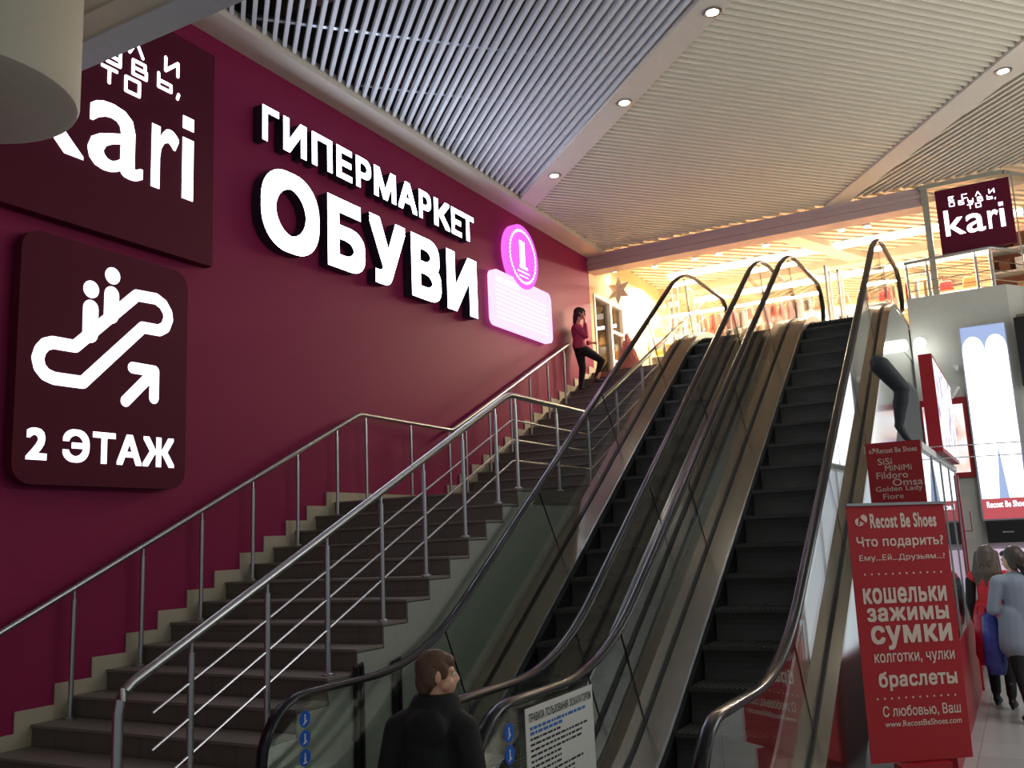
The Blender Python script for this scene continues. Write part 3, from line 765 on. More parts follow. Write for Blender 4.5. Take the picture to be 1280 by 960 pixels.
MB().box(-.74, -.68, 12.42, 12.5, 0, 2.52).build('end_post', M_REDP, dcx)
fs = thing('case_sign', (-.9, 8.15, 1.4), 'dark red sign listing white words on the display case front above the banner', 'sign')
MB().box(-1.115, -.69, 8.14, 8.165, 1.2, 2.635).build('panel', mat('dark_red_sign', (170, 30, 36), .5), fs)
O = Vector((-1.115, 8.138, 1.2)); U = Vector((1, 0, 0)); V = Vector((0, 0, 1)); ww = .425
for t, a, b, z0, z1, bo in (('Recost Be Shoes', .20, .93, 1.345, 1.39, .02), ('SiSi', .20, .46, 1.25, 1.305, .01), ('MiNiMi', .32, .80, 1.197, 1.245, .01), ('Fildoro', .15, .72, 1.135, 1.19, .01), ('Omsa', .43, .97, 1.072, 1.13, .01), ('Golden Lady', .11, .95, 1.018, 1.072, .01), ('Fiore', .23, .60, .968, 1.012, .01)):
    mb = MB(); put_text(mb, t, O, U, V, (a*ww, b*ww, z0, z1), bold=bo)
    if t[0] == 'R': shoe_icon(mb, O, U, V, .12*ww, 1.367, .03)
    mb.build('lettering', [M_PRINT, M_REDP], fs, fixn=False)

def remeshed(mb, name, m, parent, voxel=.012, smooth=3, loc=None):
    me = bpy.data.meshes.new('tmp'); bmesh.ops.recalc_face_normals(mb.bm, faces=mb.bm.faces); mb.bm.to_mesh(me); mb.bm.free()
    o = bpy.data.objects.new('tmp', me); COL.objects.link(o)
    r = o.modifiers.new('r', 'REMESH'); r.mode = 'VOXEL'; r.voxel_size = voxel
    if smooth:
        sm = o.modifiers.new('s', 'SMOOTH'); sm.iterations = smooth; sm.factor = .5
    bpy.context.view_layer.update()
    m2 = bpy.data.meshes.new_from_object(o.evaluated_get(bpy.context.evaluated_depsgraph_get()))
    bpy.data.objects.remove(o); bpy.data.meshes.remove(me)
    m2.name = name; org = Vector(loc) if loc is not None else ORG.get(parent.name, Vector())
    m2.transform(Matrix.Translation(-org)); m2.materials.clear(); m2.materials.append(m); m2.shade_smooth()
    n = bpy.data.objects.new(name, m2); COL.objects.link(n)
    if parent: n.parent = parent
    else: n.location = org
    ORG[n.name] = org; return n

# stocking leg form on the case
lg = thing('mannequin_leg', (-.83, 8.5, 2.62), 'dark bent hosiery leg form standing on its toe on the display case', 'mannequin')
mb = MB()
mb.cap((-.965, 8.5, 3.335), (-.815, 8.5, 3.12), .085, .068); mb.cap((-.96, 8.5, 3.34), (-.985, 8.5, 3.365), .08, .07)
mb.cap((-.815, 8.5, 3.12), (-.835, 8.51, 3.0), .064, .062); mb.cap((-.84, 8.515, 3.0), (-.868, 8.5, 2.80), .064, .036)
mb.cap((-.868, 8.5, 2.80), (-.83, 8.5, 2.70), .036, .03); mb.cap((-.882, 8.505, 2.80), (-.86, 8.5, 2.76), .03, .03); mb.cap((-.83, 8.5, 2.70), (-.795, 8.495, 2.655), .028, .02)
remeshed(mb, 'leg', mat('charcoal_stocking', (44, 48, 52), .7), lg, .01)
MB().box(-1.0, -.74, 8.38, 8.6, 2.62, 2.638).build('stand_plate', M_BLACK, lg)

# upright lit advertising box on the case
ab = thing('advertising_box', (-.67, 9.5, 2.62), 'narrow upright red-edged advertising box with a bright picture side on the display case', 'advertising box')
MB().box(-.735, -.615, 9.5, 11.9, 2.62, 3.56).build('red_casing', M_REDP, ab)
def picture(name, s, a, b, c, sc=2.2):
    m = bpy.data.materials.new(name); m.use_nodes = True; nt = m.node_tree; nt.nodes.clear()
    tc = nt.nodes.new('ShaderNodeTexCoord'); n = nt.nodes.new('ShaderNodeTexNoise'); n.inputs['Scale'].default_value = sc; n.inputs['Detail'].default_value = 2.5
    r = nt.nodes.new('ShaderNodeValToRGB'); e = nt.nodes.new('ShaderNodeEmission'); o = nt.nodes.new('ShaderNodeOutputMaterial')
    r.color_ramp.elements[0].color = lin(a)+(1,); r.color_ramp.elements[0].position = .36
    r.color_ramp.elements[1].color = lin(c)+(1,); r.color_ramp.elements[1].position = .58
    k = r.color_ramp.elements.new(.47); k.color = lin(b)+(1,)
    e.inputs[1].default_value = s
    nt.links.new(tc.outputs['Object'], n.inputs['Vector']); nt.links.new(n.outputs['Fac'], r.inputs[0]); nt.links.new(r.outputs[0], e.inputs[0]); nt.links.new(e.outputs[0], o.inputs[0]); return m
MB().box(-.615, -.611, 9.55, 11.85, 2.66, 3.52).build('lit_picture', picture('advert_picture', 1.5, (150, 150, 190), (255, 240, 235), (255, 255, 255), 4), ab)

# framed poster, tall lightbox and small things on the back wall
fp = thing('framed_poster', (-.9, 15.19, 2.65), 'wide red-framed lit poster on the grey back wall beside the tall lightbox', 'poster')
MB().box(-1.22, -.585, 15.15, 15.198, 2.60, 3.80).build('frame', M_REDP, fp)
MB().box(-1.20, -.645, 15.143, 15.15, 2.68, 3.70).build('picture', picture('poster_picture', 1.1, (120, 100, 180), (250, 214, 196), (250, 250, 255), 2.6), fp)
lb = thing('lightbox', (-.25, 15.19, 1.97), 'tall bright white lightbox picture of two legs on the grey back wall', 'lightbox')
MB().box(-.57, .06, 15.08, 15.198, 1.96, 4.84).build('casing', mat('lightbox_edge', (200, 206, 216), .4), lb)
MB().box(-.55, .04, 15.074, 15.08, 2.27, 4.82).build('lit_face', emit('lightbox_blue', (176, 196, 240), .95), lb)
M_LEGL = emit('lightbox_white', (252, 254, 255), 2.6)
for k, (a, b, tip) in enumerate(((-.55, -.255, -.45), (-.245, .04, -.15))):
    mb = MB(); O = (0, 15.072, 0); P = [(a+(.06 if k else .01), 2.27), (b-(.02 if k else .06), 2.27), (b, 3.0), (b, 4.45)]
    for i in range(1, 12): t = pi*i/12; P.append(((a+b)/2+(b-a)/2*cos(t), 4.45+.22*sin(t)))
    P += [(a, 4.45), (a, 3.0)]
    mb.extr([(u, 15.072, v) for u, v in P], (0, .002, 0)); mb.build('leg_picture', M_LEGL, lb)
MB().box(-.55, .04, 15.07, 15.079, 1.98, 2.27).build('lower_band', emit('band_red', (206, 96, 104), .9), lb)
mb = MB(); put_text(mb, 'Recost Be Shoes', (-.55, 15.066, 0), (1, 0, 0), (0, 0, 1), (.06, .57, 2.14, 2.23), bold=.02); mb.build('band_lettering', M_PIC, lb)
bb = thing('television', (-.25, 15.1, 1.62), 'black television screen end under the tall lightbox', 'television')
MB().box(-.53, .35, 14.98, 15.14, 1.64, 1.95).build('casing', M_BLACK, bb, bevel=.01)
mb = MB(); put_text(mb, 'SAMSUNG', (-.53, 14.978, 0), (1, 0, 0), (0, 0, 1), (.2, .34, 1.78, 1.80), bold=.02); mb.build('maker_lettering', M_WHITE, bb)
mb = MB(); mb.bar((-.1, 15.1, 1.8), (-.1, 15.2, 1.8), .2, .2); mb.build('bracket', M_BLACK, bb)
sc_ = thing('hanging_screen', (.35, 15.0, 3.8), 'black hanging screen at the right edge beside the tall lightbox', 'screen')
MB().box(.17, .95, 14.98, 15.06, 3.85, 4.86).build('casing', M_BLACK, sc_, bevel=.01); mb = MB(); mb.bar((.5, 15.05, 4.4), (.5, 15.6, 4.4), .1, .1); mb.build('bracket', M_BLACK, sc_)
pn = thing('paper_notice', (-.8, 15.2, 1.8), 'small white paper notice with a red outline on the back wall', 'notice')
MB().box(-.92, -.70, 15.19, 15.199, 1.7, 2.32).build('sheet', M_PAPER, pn)
mb = MB(); stroke(mb, (0, 15.188, 0), (1, 0, 0), (0, 0, 1), [(-.90, 1.82), (-.73, 1.82), (-.73, 2.1)], .006); mb.build('outline', M_REDP, pn)
cm = thing('security_camera', (-.67, 15.2, 4.22), 'small white security camera on the grey back wall', 'camera')
MB().box(-.71, -.63, 15.17, 15.2, 4.2, 4.3).build('mount', M_WHITE, cm); mb = MB(); mb.cap((-.67, 15.16, 4.25), (-.67, 15.05, 4.22), .035, .035); mb.build('body', M_WHITE, cm, smooth=True)
sp_ = thing('spotlight', (-.77, 15.2, 3.8), 'white cylindrical spotlight above the framed poster', 'spotlight')
MB().lathe([(.055, 0), (.055, .2), (.0, .2)], (-.80, 15.05, 3.80), 16, (.55, -.1, .8)).build('housing', M_WHITE, sp_, smooth='auto'); mb = MB(); mb.tube([(-.77, 15.05, 3.85), (-.77, 15.2, 3.85)], .015); mb.build('arm', M_WHITE, sp_)
wl = thing('wall_lamp', (-1.1, 15.2, 4.7), 'glaring white spot lamp high on the grey back wall beside the escalator', 'lamp')
MB().lathe([(.03, 0), (.05, .05), (.07, .12), (.07, .14)], (-1.12, 15.12, 4.72), 16, (.1, -.9, -.4)).build('housing', M_WHITE, wl, smooth='auto')
MB().ell((-1.108, 14.985, 4.66), .085, .04, .085).build('lens', emit('wall_lamp_lens', (255, 255, 250), 40), wl)
mb = MB(); mb.tube([(-1.12, 15.1, 4.73), (-1.12, 15.2, 4.75)], .015); mb.build('arm', M_WHITE, wl)
spot('wall_lamp_beam', (-1.10, 14.93, 4.64), (-.5, 10.5, 0), 160, (.98, 1, 1), 100, .7, .05)
for k, z in enumerate((2.66, 2.55)):
    tag(MB().tube([(-.74, 9.4, z), (1.6, 9.4, z-.05)], .005, 6).build('cable', M_STEEL, loc=(-.74, 9.4, z), smooth=True), ('upper' if k == 0 else 'lower')+' of two thin steel cables stretched right from the display case', 'cable', 'thin cables')
# low lit counter along the back wall, behind the shoppers
ct = thing('shop_counter', (-.1, 14.6, 0), 'low white shop counter with a pink lit top against the back wall behind the shoppers', 'counter')
MB().box(-.55, 1.3, 14.4, 15.1, 0, .9).build('body', M_WALLG, ct); MB().box(-.55, 1.3, 15.1, 15.16, .95, 1.55).build('lit_panel', emit('pink_panel', (236, 208, 236), .8), ct)
MB().box(-.6, 1.35, 14.35, 15.16, .9, .95).build('top', M_WHITE, ct)
tag(MB().box(-1.1, -.75, 13.6, 14.1, 0, .95).build('red_pedestal', M_REDP, loc=(-.92, 13.85, 0), bevel=.01), 'red pedestal block standing behind the far end of the display case', 'pedestal')

# ================================================================== UPPER FLOOR THINGS
gr = thing('guard_railing', (-.6, 15.0, 5.42), 'steel guard railing with thin rods on top of the grey back wall', 'railing')
ry = 15.26
MB().tube([(-1.22, ry, 6.0), (-.03, ry, 6.03), (.02, ry+.01, 6.03), (.9, ry+1.25, 6.02), (2.2, ry+2.98, 6.02)], .026, 12).build('handrail', M_STEEL, gr, smooth='auto')
for x, y in ((-1.19, ry), (-.90, ry), (-.22, ry), (-.02, ry), (.45, ry+.64), (.95, ry+1.33), (1.5, ry+2.05)): mb = MB(); post(mb, x, y, 5.40, 6.0, .02); mb.build('post', M_STEEL, gr, smooth='auto')
for z in (5.54, 5.68, 5.83): MB().tube([(-1.2, ry, z), (-.02, ry, z), (.95, ry+1.33, z), (1.9, ry+2.6, z)], .008, 6).build('rod', M_STEEL, gr, smooth='auto')
fr = thing('sign_gantry', (-.75, 15.42, 4.96), 'grey steel frame holding the small maroon sign above the railing', 'frame')
M_FRM = mat('grey_frame', (170, 172, 160), .4, .3)
MB().box(-.86, -.77, 15.38, 15.48, 4.96, 7.18).build('upright', M_FRM, fr)
MB().box(-.88, .30, 15.36, 15.5, 7.18, 7.25).build('header', M_FRM, fr); mb = MB(); mb.bar((.28, 15.43, 7.215), (1.6, 17.2, 7.215), .12, .07); mb.build('header_return', M_FRM, fr)
MB().box(.40, .42, 15.42, 15.44, 5.0, 7.2).build('hanger', M_FRM, fr)
logo_board('logo_sign', (-.66, 15.30, 6.06), (1.0, 0.0, 0), (0, 0, 1), 1.03, 1.03, .08, 'small maroon square sign with white glowing word hanging over the upper railing', 'small', 3.0, M_BOARD, (-.15, 15.33, 7.2))
# shop window beside the stair top
M_WFR = mat('white_window_frame', (240, 238, 230), .5)
wd = MB()
for a, b, c, d in ((15.6, 17.05, 6.5, 6.55), (15.6, 15.65, 4.96, 6.5), (16.36, 16.44, 4.96, 6.5), (17.0, 17.05, 4.96, 6.5)): wd.box(WX-.1, WX+.02, a, b, c, d)
for z in (5.35, 5.95): wd.box(WX-.08, WX+.0, 16.44, 17.0, z, z+.05)
win = struct(wd.build('window_1', M_WFR))
MB().box(WX-.06, WX-.05, 15.65, 16.36, 4.97, 6.5).build('window_pane', glass('shop_pane', (225, 225, 225), .4), win)
MB().box(WX-.06, WX-.05, 16.44, 17.0, 4.97, 6.5).build('window_pane', glass('shop_pane', (225, 225, 225), .4), win)
for i, (x, y, z, r) in enumerate(((-7.6, 16.9, 6.55, .06), (-7.7, 16.2, 5.85, .07), (-8.2, 17.8, 5.55, .06), (-8.6, 18.0, 6.95, .05))):
    t = thing('bulb_lamp', (x, y, z), ('upper', 'left', 'lower', 'far')[i]+' round glowing bulb inside the dark shop window', 'lamp', 'bulbs in the dark shop')
    MB().ell((x, y, z), r, r, r).build('bulb', M_LAMP, t, smooth=True); MB().tube([(x, y, z+r), (x, y, 7.5)], .008, 6).build('cord', M_BLACK, t)
tag(MB().bar((-7.5, 16.0, 5.95), (-8.4, 18.6, 5.75), .12, .08).build('light_strip', M_TUBE, loc=(-7.9, 17.3, 5.85)), 'slanting glowing light strip inside the dark shop window', 'ceiling light')
# star ornament
so = thing('star_ornament', (-6.34, 16.0, 6.63), 'six-pointed pale star ornament hanging beside the stair top', 'ornament')
mb = MB(); c = Vector((-6.34, 16.0, 6.63)); R1, R2 = .29, .14
ring = [c+Vector((cos(radians(-14))*sin(pi*i/6+.08), sin(radians(-14))*sin(pi*i/6+.08), cos(pi*i/6+.08)))*(R1 if i % 2 == 0 else R2) for i in range(12)]
nn = Vector((sin(radians(14)), cos(radians(14)), 0)); f_ = mb.bm.verts.new(c-nn*.07); b_ = mb.bm.verts.new(c+nn*.07); rv = [mb.bm.verts.new(p) for p in ring]
for i in range(12): mb._f([f_, rv[i], rv[(i+1) % 12]]); mb._f([b_, rv[(i+1) % 12], rv[i]])
mb.build('star', mat('gold_star', (252, 244, 222), .6, 0), so); MB().tube([c+Vector((0, 0, .24)), (c.x, c.y, 7.46)], .004, 5).build('thread', M_WHITE, so)
# pink tree
tr = thing('christmas_tree', (-6.3, 16.2, 4.96), 'small pink glittering cone Christmas tree beside the shop window', 'christmas tree')
mb = MB(); random.seed(11)
for i in range(900):
    t = random.random()**1.4; a = random.random()*2*pi; z = 5.0+.80*(t); r = .27*(1-t)+.012
    p = Vector((-6.3+r*cos(a), 16.2+r*sin(a), z)); s_ = random.uniform(.012, .026)
    mb.obox(p, (s_*random.uniform(-1, 1), s_*random.uniform(-1, 1), s_), (s_*.5, -s_*.4, .004), (.003, .004, .004))
mb.lathe([(.25, 0), (.20, .2), (.11, .5), (.01, .82)], (-6.3, 16.2, 4.98), 20); mb.build('needles', mat('pink_tinsel', (240, 160, 166), .4, noise=.3, scale=40), tr)
# security gates
for k, (x, y, h) in enumerate(((-5.62, 17.0, 1.90), (-5.38, 17.25, 1.85), (-2.68, 17.0, 1.72), (-2.50, 17.2, 1.65))):
    t = thing('security_gate', (x, y, 4.96), ('left', 'right')[k % 2]+' white anti-theft gate frame of the '+('pair by the left escalator top' if k < 2 else 'pair by the right escalator top'), 'security gate', 'anti-theft gates')
    mb = MB()
    for yy in (y-.02, y+.36): mb.box(x-.02, x+.02, yy-.02, yy+.02, 4.96, 4.96+h)
    mb.box(x-.02, x+.02, y-.04, y+.38, 4.93+h, 4.97+h); mb.box(x-.02, x+.02, y-.04, y+.38, 5.6, 5.64); mb.build('frame', M_WHITE, t)
    MB().box(x-.07, x+.07, y-.06, y+.42, 4.96, 5.0).build('foot', M_WHITE, t)
# shoe shelves with boxes
COLS = {'orange': (226, 110, 56), 'red': (196, 44, 44), 'white': (244, 240, 232), 'tan': (204, 160, 110), 'black': (44, 40, 40), 'pink': (230, 150, 160), 'yellow': (236, 196, 84), 'brown': (122, 78, 52)}
random.seed(21)
rk = 0
PLACE = (('far left', 'second from the left', 'third from the left', 'fourth from the left', 'fifth from the left', 'far right'))
for i, (x, y, w_) in enumerate(((-6.1, 18.6, 1.1), (-4.85, 18.2, 1.2), (-3.5, 18.4, 1.0), (-2.2, 18.2, 1.2), (-.8, 18.4, 1.2), (.55, 17.6, 1.1))):
    sh = thing('shop_shelf', (x, y, 4.96), PLACE[i]+' white shop shelf of goods beyond the escalator tops', 'shelf', 'shop shelves on the upper floor')
    top_ = 6.2 if i < 5 else 6.9
    mb = MB(); mb.box(x-w_/2, x+w_/2, y+.16, y+.2, 4.96, top_); mb.build('back_panel', M_WHITE if i < 5 else mat('brown_shelf', (150, 92, 70), .6), sh)
    for s_ in (-1, 1): MB().box(x+s_*w_/2-.02, x+s_*w_/2+.02, y-.2, y+.2, 4.96, top_).build('side_panel', M_WHITE, sh)
    levels = [5.35, 5.75] + ([] if i < 5 else [6.15, 6.55])
    for lv, z in enumerate(levels):
        MB().box(x-w_/2+.02, x+w_/2-.02, y-.2, y+.16, z-.03, z).build('shelf_board', M_WHITE, sh)
        n = 4
        for k in range(n):
            cn = random.choice(list(COLS)); xx = x-w_/2+.06+(w_-.12)*(k+.5)/n; hh = random.uniform(.1, .24); ww2 = random.uniform(.14, .2)
            q = thing('shoe_box', (xx, y-.02, z), f'{cn} shoe box, {("first","second","third","fourth")[k]} on {("lowest","second","third","top")[lv]} board of the {PLACE[i]} shelf', 'box', 'boxes on the shop shelves')
            MB().box(xx-ww2/2, xx+ww2/2, y-.15, y+.11, z+.002, z+hh-.045).build('box_body', mat('box_'+cn, COLS[cn], .6), q)
            MB().box(xx-ww2/2-.006, xx+ww2/2+.006, y-.156, y+.116, z+hh-.04, z+hh).build('lid', mat('box_'+cn, COLS[cn], .6), q)
    # handbags on top
    for k in range(3 if i < 5 else 0):
        cn = random.choice(('orange', 'red', 'tan', 'pink', 'brown', 'black')); xx = x-w_/2+w_*(k+.5)/3; h_ = random.uniform(.16, .22)
        q = thing('handbag', (xx, y, top_), f'{cn} handbag, {("left","middle","right")[k]} of three on top of the {PLACE[i]} shop shelf', 'handbag', 'handbags on the shop shelves')
        mb = MB(); mb.extr([(xx-.13, y-.05, top_), (xx+.13, y-.05, top_), (xx+.10, y-.05, top_+h_), (xx-.10, y-.05, top_+h_)], (0, .12, 0)); mb.build('bag_body', mat('box_'+cn, COLS[cn], .6), q, bevel=.015)
        MB().tube([(xx+.07*cos(t*pi/8), y+.01, top_+h_-.01+.10*sin(t*pi/8)) for t in range(9)], .008, 6).build('handle', mat('box_'+cn, COLS[cn], .6), q, smooth=True)

# garment rails nearer the escalator tops
GC = {'orange': (232, 120, 70), 'white': (240, 236, 230), 'red': (190, 50, 52), 'beige': (214, 184, 150), 'grey': (150, 146, 146), 'pink': (232, 160, 168)}
random.seed(9)
for i, (x0, x1, y) in enumerate(((-5.2, -4.3, 17.5), (-3.9, -3.0, 17.3), (-1.9, -1.0, 17.4))):
    pl = ('left', 'middle', 'right')[i]
    t = thing('garment_rail', ((x0+x1)/2, y, 4.96), pl+' one of three steel clothes rails beyond the escalator tops', 'clothes rail', 'clothes rails')
    MB().tube([(x0, y, 6.32), (x1, y, 6.32)], .015, 8).build('bar', M_STEEL, t, smooth=True)
    for x in (x0, x1):
        MB().tube([(x, y, 4.99), (x, y, 6.32)], .015, 8).build('upright', M_STEEL, t, smooth=True); MB().box(x-.02, x+.02, y-.22, y+.22, 4.962, 4.99).build('foot', M_STEEL, t)
    for k in range(6):
        cn = random.choice(list(GC)); x = x0+(x1-x0)*(k+.5)/6; L = random.uniform(.55, .85)
        g = thing('garment', (x, y, 6.3-L), f'{cn} garment, {("first","second","third","fourth","fifth","sixth")[k]} from the left on the {pl} clothes rail', 'clothing', 'garments on the clothes rails')
        mb = MB(); A = Vector((0, 1, 0)); c = Vector((x, y, 0)); nr = Vector((1, 0, 0))
        P = [(-.04, 6.24), (.04, 6.24), (.19, 6.16), (.27, 5.85), (.21, 5.82), (.16, 6.0), (.17, 6.25-L), (-.17, 6.25-L), (-.16, 6.0), (-.21, 5.82), (-.27, 5.85), (-.19, 6.16)]
        mb.extr([c+A*u*.8+Vector((0, 0, v))-nr*.025 for u, v in P], nr*.05); mb.build('cloth', mat('cloth_'+cn, GC[cn], .8), g, bevel=.01)
        mb = MB(); mb.tube([c+Vector((0, 0, 6.23)), c+Vector((0, 0, 6.29)), c+Vector((0, .018, 6.32)), c+Vector((0, 0, 6.345)), c+Vector((0, -.018, 6.33))], .004, 6); mb.build('hanger_hook', M_STEEL, g)

# ================================================================== PEOPLE
def frame(fwd):
    f = Vector(fwd).normalized(); r = f.cross(Vector((0, 0, 1))).normalized(); u = r.cross(f); return f, r, u
def head_prims(mb, c, fwd, s=1.0):
    """c = centre of the skull, s scales a 23 cm head"""
    f, r, u = frame(fwd); M = Matrix((r, f, u)).transposed(); P = lambda a, b, d: Vector(c)+r*a*s+f*b*s+u*d*s
    mb.ell(P(0, -.012, .025), .073*s, .092*s, .090*s, M); mb.ell(P(0, .028, -.03), .058*s, .062*s, .075*s, M)
    mb.cap(P(0, .055, -.088), P(0, .06, -.084), .024*s, .022*s)                    # chin
    mb.cap(P(0, .086, .010), P(0, .102, -.022), .008*s, .0115*s)                    # nose
    mb.cap(P(-.012, .097, -.03), P(.012, .097, -.03), .008*s, .008*s)
    mb.cap(P(-.017, .084, -.053), P(.017, .084, -.053), .0075*s, .0075*s); mb.cap(P(-.014, .082, -.064), P(.014, .082, -.064), .008*s, .008*s)  # lips
    mb.cap(P(-.05, .07, .022), P(.05, .07, .022), .012*s, .012*s)                  # brow
    for k in (-1, 1):
        mb.ell(P(k*.075, -.008, -.008), .010*s, .020*s, .032*s, M); mb.cap(P(k*.04, .055, -.035), P(k*.045, .03, -.05), .022*s, .024*s)
    return P, M
def eyes(parent, P, s):
    for k in (-1, 1):
        o = MB().ell(P(k*.03, .0745, .004), .0115*s, .0115*s, .0115*s).build('eye', mat('eye_white', (235, 230, 225), .2), parent, smooth=True)
        MB().ell(P(k*.03, .0842, .004), .0055*s, .0035*s, .0055*s).build('iris', mat('dark_iris', (50, 34, 26), .2), o, smooth=True)
def hand_prims(mb, wrist, d, up, s=1.0, curl=.35):
    """wrist point, d towards the fingers, up = back of the hand"""
    d = Vector(d).normalized(); up = Vector(up); up = (up-d*up.dot(d)).normalized(); sd = d.cross(up)
    w = Vector(wrist)
    for k, L in ((-1.5, .068), (-.5, .078), (.5, .074), (1.5, .058)):
        base = w+d*.085*s+sd*k*.019*s; mb.cap(w+d*.02*s+sd*k*.013*s, base, .015*s, .0115*s, 8)
        a = base+(d*cos(curl)-up*sin(curl))*L*.5*s; b = a+(d*cos(curl*2.4)-up*sin(curl*2.4))*L*.5*s
        mb.cap(base, a, .0105*s, .0095*s, 8); mb.cap(a, b, .0095*s, .008*s, 8)
    t0 = w+d*.03*s-sd*.022*s; t1 = t0+(d*.6-sd*.6-up*.3).normalized()*.04*s; mb.cap(t0, t1, .014*s, .011*s, 8); mb.cap(t1, t1+(d*.9-sd*.2-up*.4).normalized()*.03*s, .011*s, .009*s, 8)
def limb(mb, a, b, c, r0, r1, r2): mb.cap(a, b, r0, r1); mb.cap(b, c, r1, r2)
def shoe(name, parent, ankle, toe_dir, m, s=1.0, heel=.0, boot=.0, sole_z=None):
    a = Vector(ankle); d = Vector(toe_dir); d.z = 0; d.normalize(); z0 = sole_z
    mb = MB(); hz = z0+.04*s+heel
    mb.cap((a.x-d.x*.03*s, a.y-d.y*.03*s, hz), (a.x+d.x*.08*s, a.y+d.y*.08*s, z0+.04*s+heel*.4), .036*s, .038*s); mb.cap((a.x+d.x*.08*s, a.y+d.y*.08*s, z0+.038*s+heel*.3), (a.x+d.x*.16*s, a.y+d.y*.16*s, z0+.03*s), .038*s, .028*s)
    mb.cap((a.x-d.x*.01, a.y-d.y*.01, hz+.008), (a.x, a.y, z0+.09*s+heel+boot), .036*s, .045*s)
    if heel: mb.cap((a.x-d.x*.035, a.y-d.y*.035, z0+.018), (a.x-d.x*.035, a.y-d.y*.035, hz), .018, .026)
    remeshed(mb, name, m, parent, .01)

# --- boy in a dark jacket, seen from behind, face turned to the right
bo = thing('person', (-2.50, 3.72, 0), 'short-haired boy in a black hooded jacket seen from behind at the escalator entrance', 'person')
hc = Vector((-2.495, 3.71, 1.363)); fw = Vector((.90, .72, -.06))
mb = MB(); P, HM = head_prims(mb, hc, fw, .93)
mb.cap((-2.50, 3.71, 1.20), hc+Vector((-.01, -.005, -.06)), .055, .05)                      # neck
bf, br, bu = frame((-.25, .97, 0)); Bc = Vector((-2.53, 3.70, 0))
def B(a, b, z): return Bc+br*a+bf*b+Vector((0, 0, z))
mb.cap(B(0, 0, 1.12), B(0, 0, .78), .085, .09); mb.cap(B(-.11, 0, 1.14), B(.11, 0, 1.14), .055, .055); mb.cap(B(-.06, 0, .76), B(.06, 0, .76), .09, .09)
for k in (-1, 1):
    limb(mb, B(k*.155, 0, 1.13), B(k*.20, -.02, .90), B(k*.19, .08, .70), .042, .035, .026)
    hand_prims(mb, B(k*.19, .085, .69), (0, .25, -.95), (k, 0, 0), .8)
    limb(mb, B(k*.08, 0, .74), B(k*.085, .02, .41), B(k*.085, -.01, .09), .075, .052, .036)
body = remeshed(mb, 'body', M_SKIN, bo, .008, 2)
eyes(bo, P, .93)
mb = MB(); mb.ell(P(0, -.02, .032), .076*.95, .098*.95, .092*.95, HM); mb.ell(P(0, -.06, -.03), .066*.95, .055*.95, .075*.95, HM)
mb.ell(P(0, .045, .066), .052, .036, .032, HM)
for k in (-1, 1): mb.ell(P(k*.068, .022, .018), .012, .022, .035, HM); mb.ell(P(k*.06, -.04, .0), .022, .045, .055, HM)
for i in range(70):
    a = random.uniform(0, 2*pi); e = random.uniform(.1, 1.3); d = Vector((cos(a)*cos(e)*.072, sin(a)*cos(e)*.092-.02, sin(e)*.088+.03)); mb.cap(P(*d), P(d.x*1.06, d.y*1.06-.003, d.z*1.05), .009, .005, 6)
remeshed(mb, 'hair', mat('brown_hair', (92, 64, 44), .6, noise=.25, scale=90, bump=.4), bo, .006, 2)
M_JK = mat('black_jacket', (17, 17, 19), .8, bump=.15)
mb = MB(); mb.cap(B(0, -.01, 1.10), B(0, 0, .68), .125, .14); mb.cap(B(-.125, -.01, 1.135), B(.125, -.01, 1.135), .075, .075); mb.cap(B(-.05, -.01, 1.19), B(.05, -.01, 1.205), .062, .062); mb.cap(B(-.07, 0, .70), B(.07, 0, .70), .125, .125)
for k in (-1, 1): limb(mb, B(k*.16, -.01, 1.12), B(k*.215, -.03, .90), B(k*.20, .07, .72), .07, .058, .047)
# hood and collar
for i in range(12):
    t = pi*(i/11); mb.cap(B(.085*cos(t)+.02, -.075*sin(t)+.015, 1.258), B(.11*cos(t)+.01, -.09*sin(t)+.01, 1.165), .026, .04)
mb.ell(B(0.01, -.10, 1.14), .11, .055, .085)
remeshed(mb, 'jacket', M_JK, bo, .011, 3)
mb = MB(); mb.cap(B(-.05, 0, .72), B(.05, 0, .72), .105, .105)
for k in (-1, 1): limb(mb, B(k*.08, 0, .72), B(k*.085, .02, .41), B(k*.085, -.01, .10), .092, .07, .058)
remeshed(mb, 'trousers', mat('dark_jeans', (34, 36, 48), .8), bo, .012, 2)
for k in (-1, 1): shoe('shoe', bo, B(k*.085, -.01, .09), bf, mat('dark_shoe', (26, 26, 28), .5), .9, sole_z=0)

# --- woman leaning on the wall end at the stair top, phone at her ear
sw_ = thing('person', (-6.50, 14.5, 4.495), 'woman in pink top and black trousers leaning by the wall at the stair top', 'person')
hc = Vector((-6.46, 14.42, 5.875)); fw = Vector((.92, .35, -.05)); ff, fr_, fu = frame((.92, .35, 0)); Bc = Vector((-6.52, 14.45, 0))
mb = MB(); P, HM = head_prims(mb, hc, fw, .92)
mb.cap(B2 := Vector((-6.52, 14.42, 5.68)), hc+Vector((-.02, 0, -.06)), .048, .045)
def C2(a, b, z): return Bc+fr_*a+ff*b+Vector((0, 0, z))
mb.cap(C2(0, -.02, 5.60), C2(0, 0, 5.40), .10, .09); mb.cap(C2(-.13, -.03, 5.63), C2(.13, -.03, 5.63), .045, .045); mb.cap(C2(-.06, 0, 5.28), C2(.06, 0, 5.28), .09, .09)
limb(mb, C2(.155, -.02, 5.62), C2(.15, .13, 5.44), C2(.09, .12, 5.74), .042, .036, .026); hand_prims(mb, C2(.09, .12, 5.75), (-.2, -.1, .95), (.6, .6, 0), .9, .6)
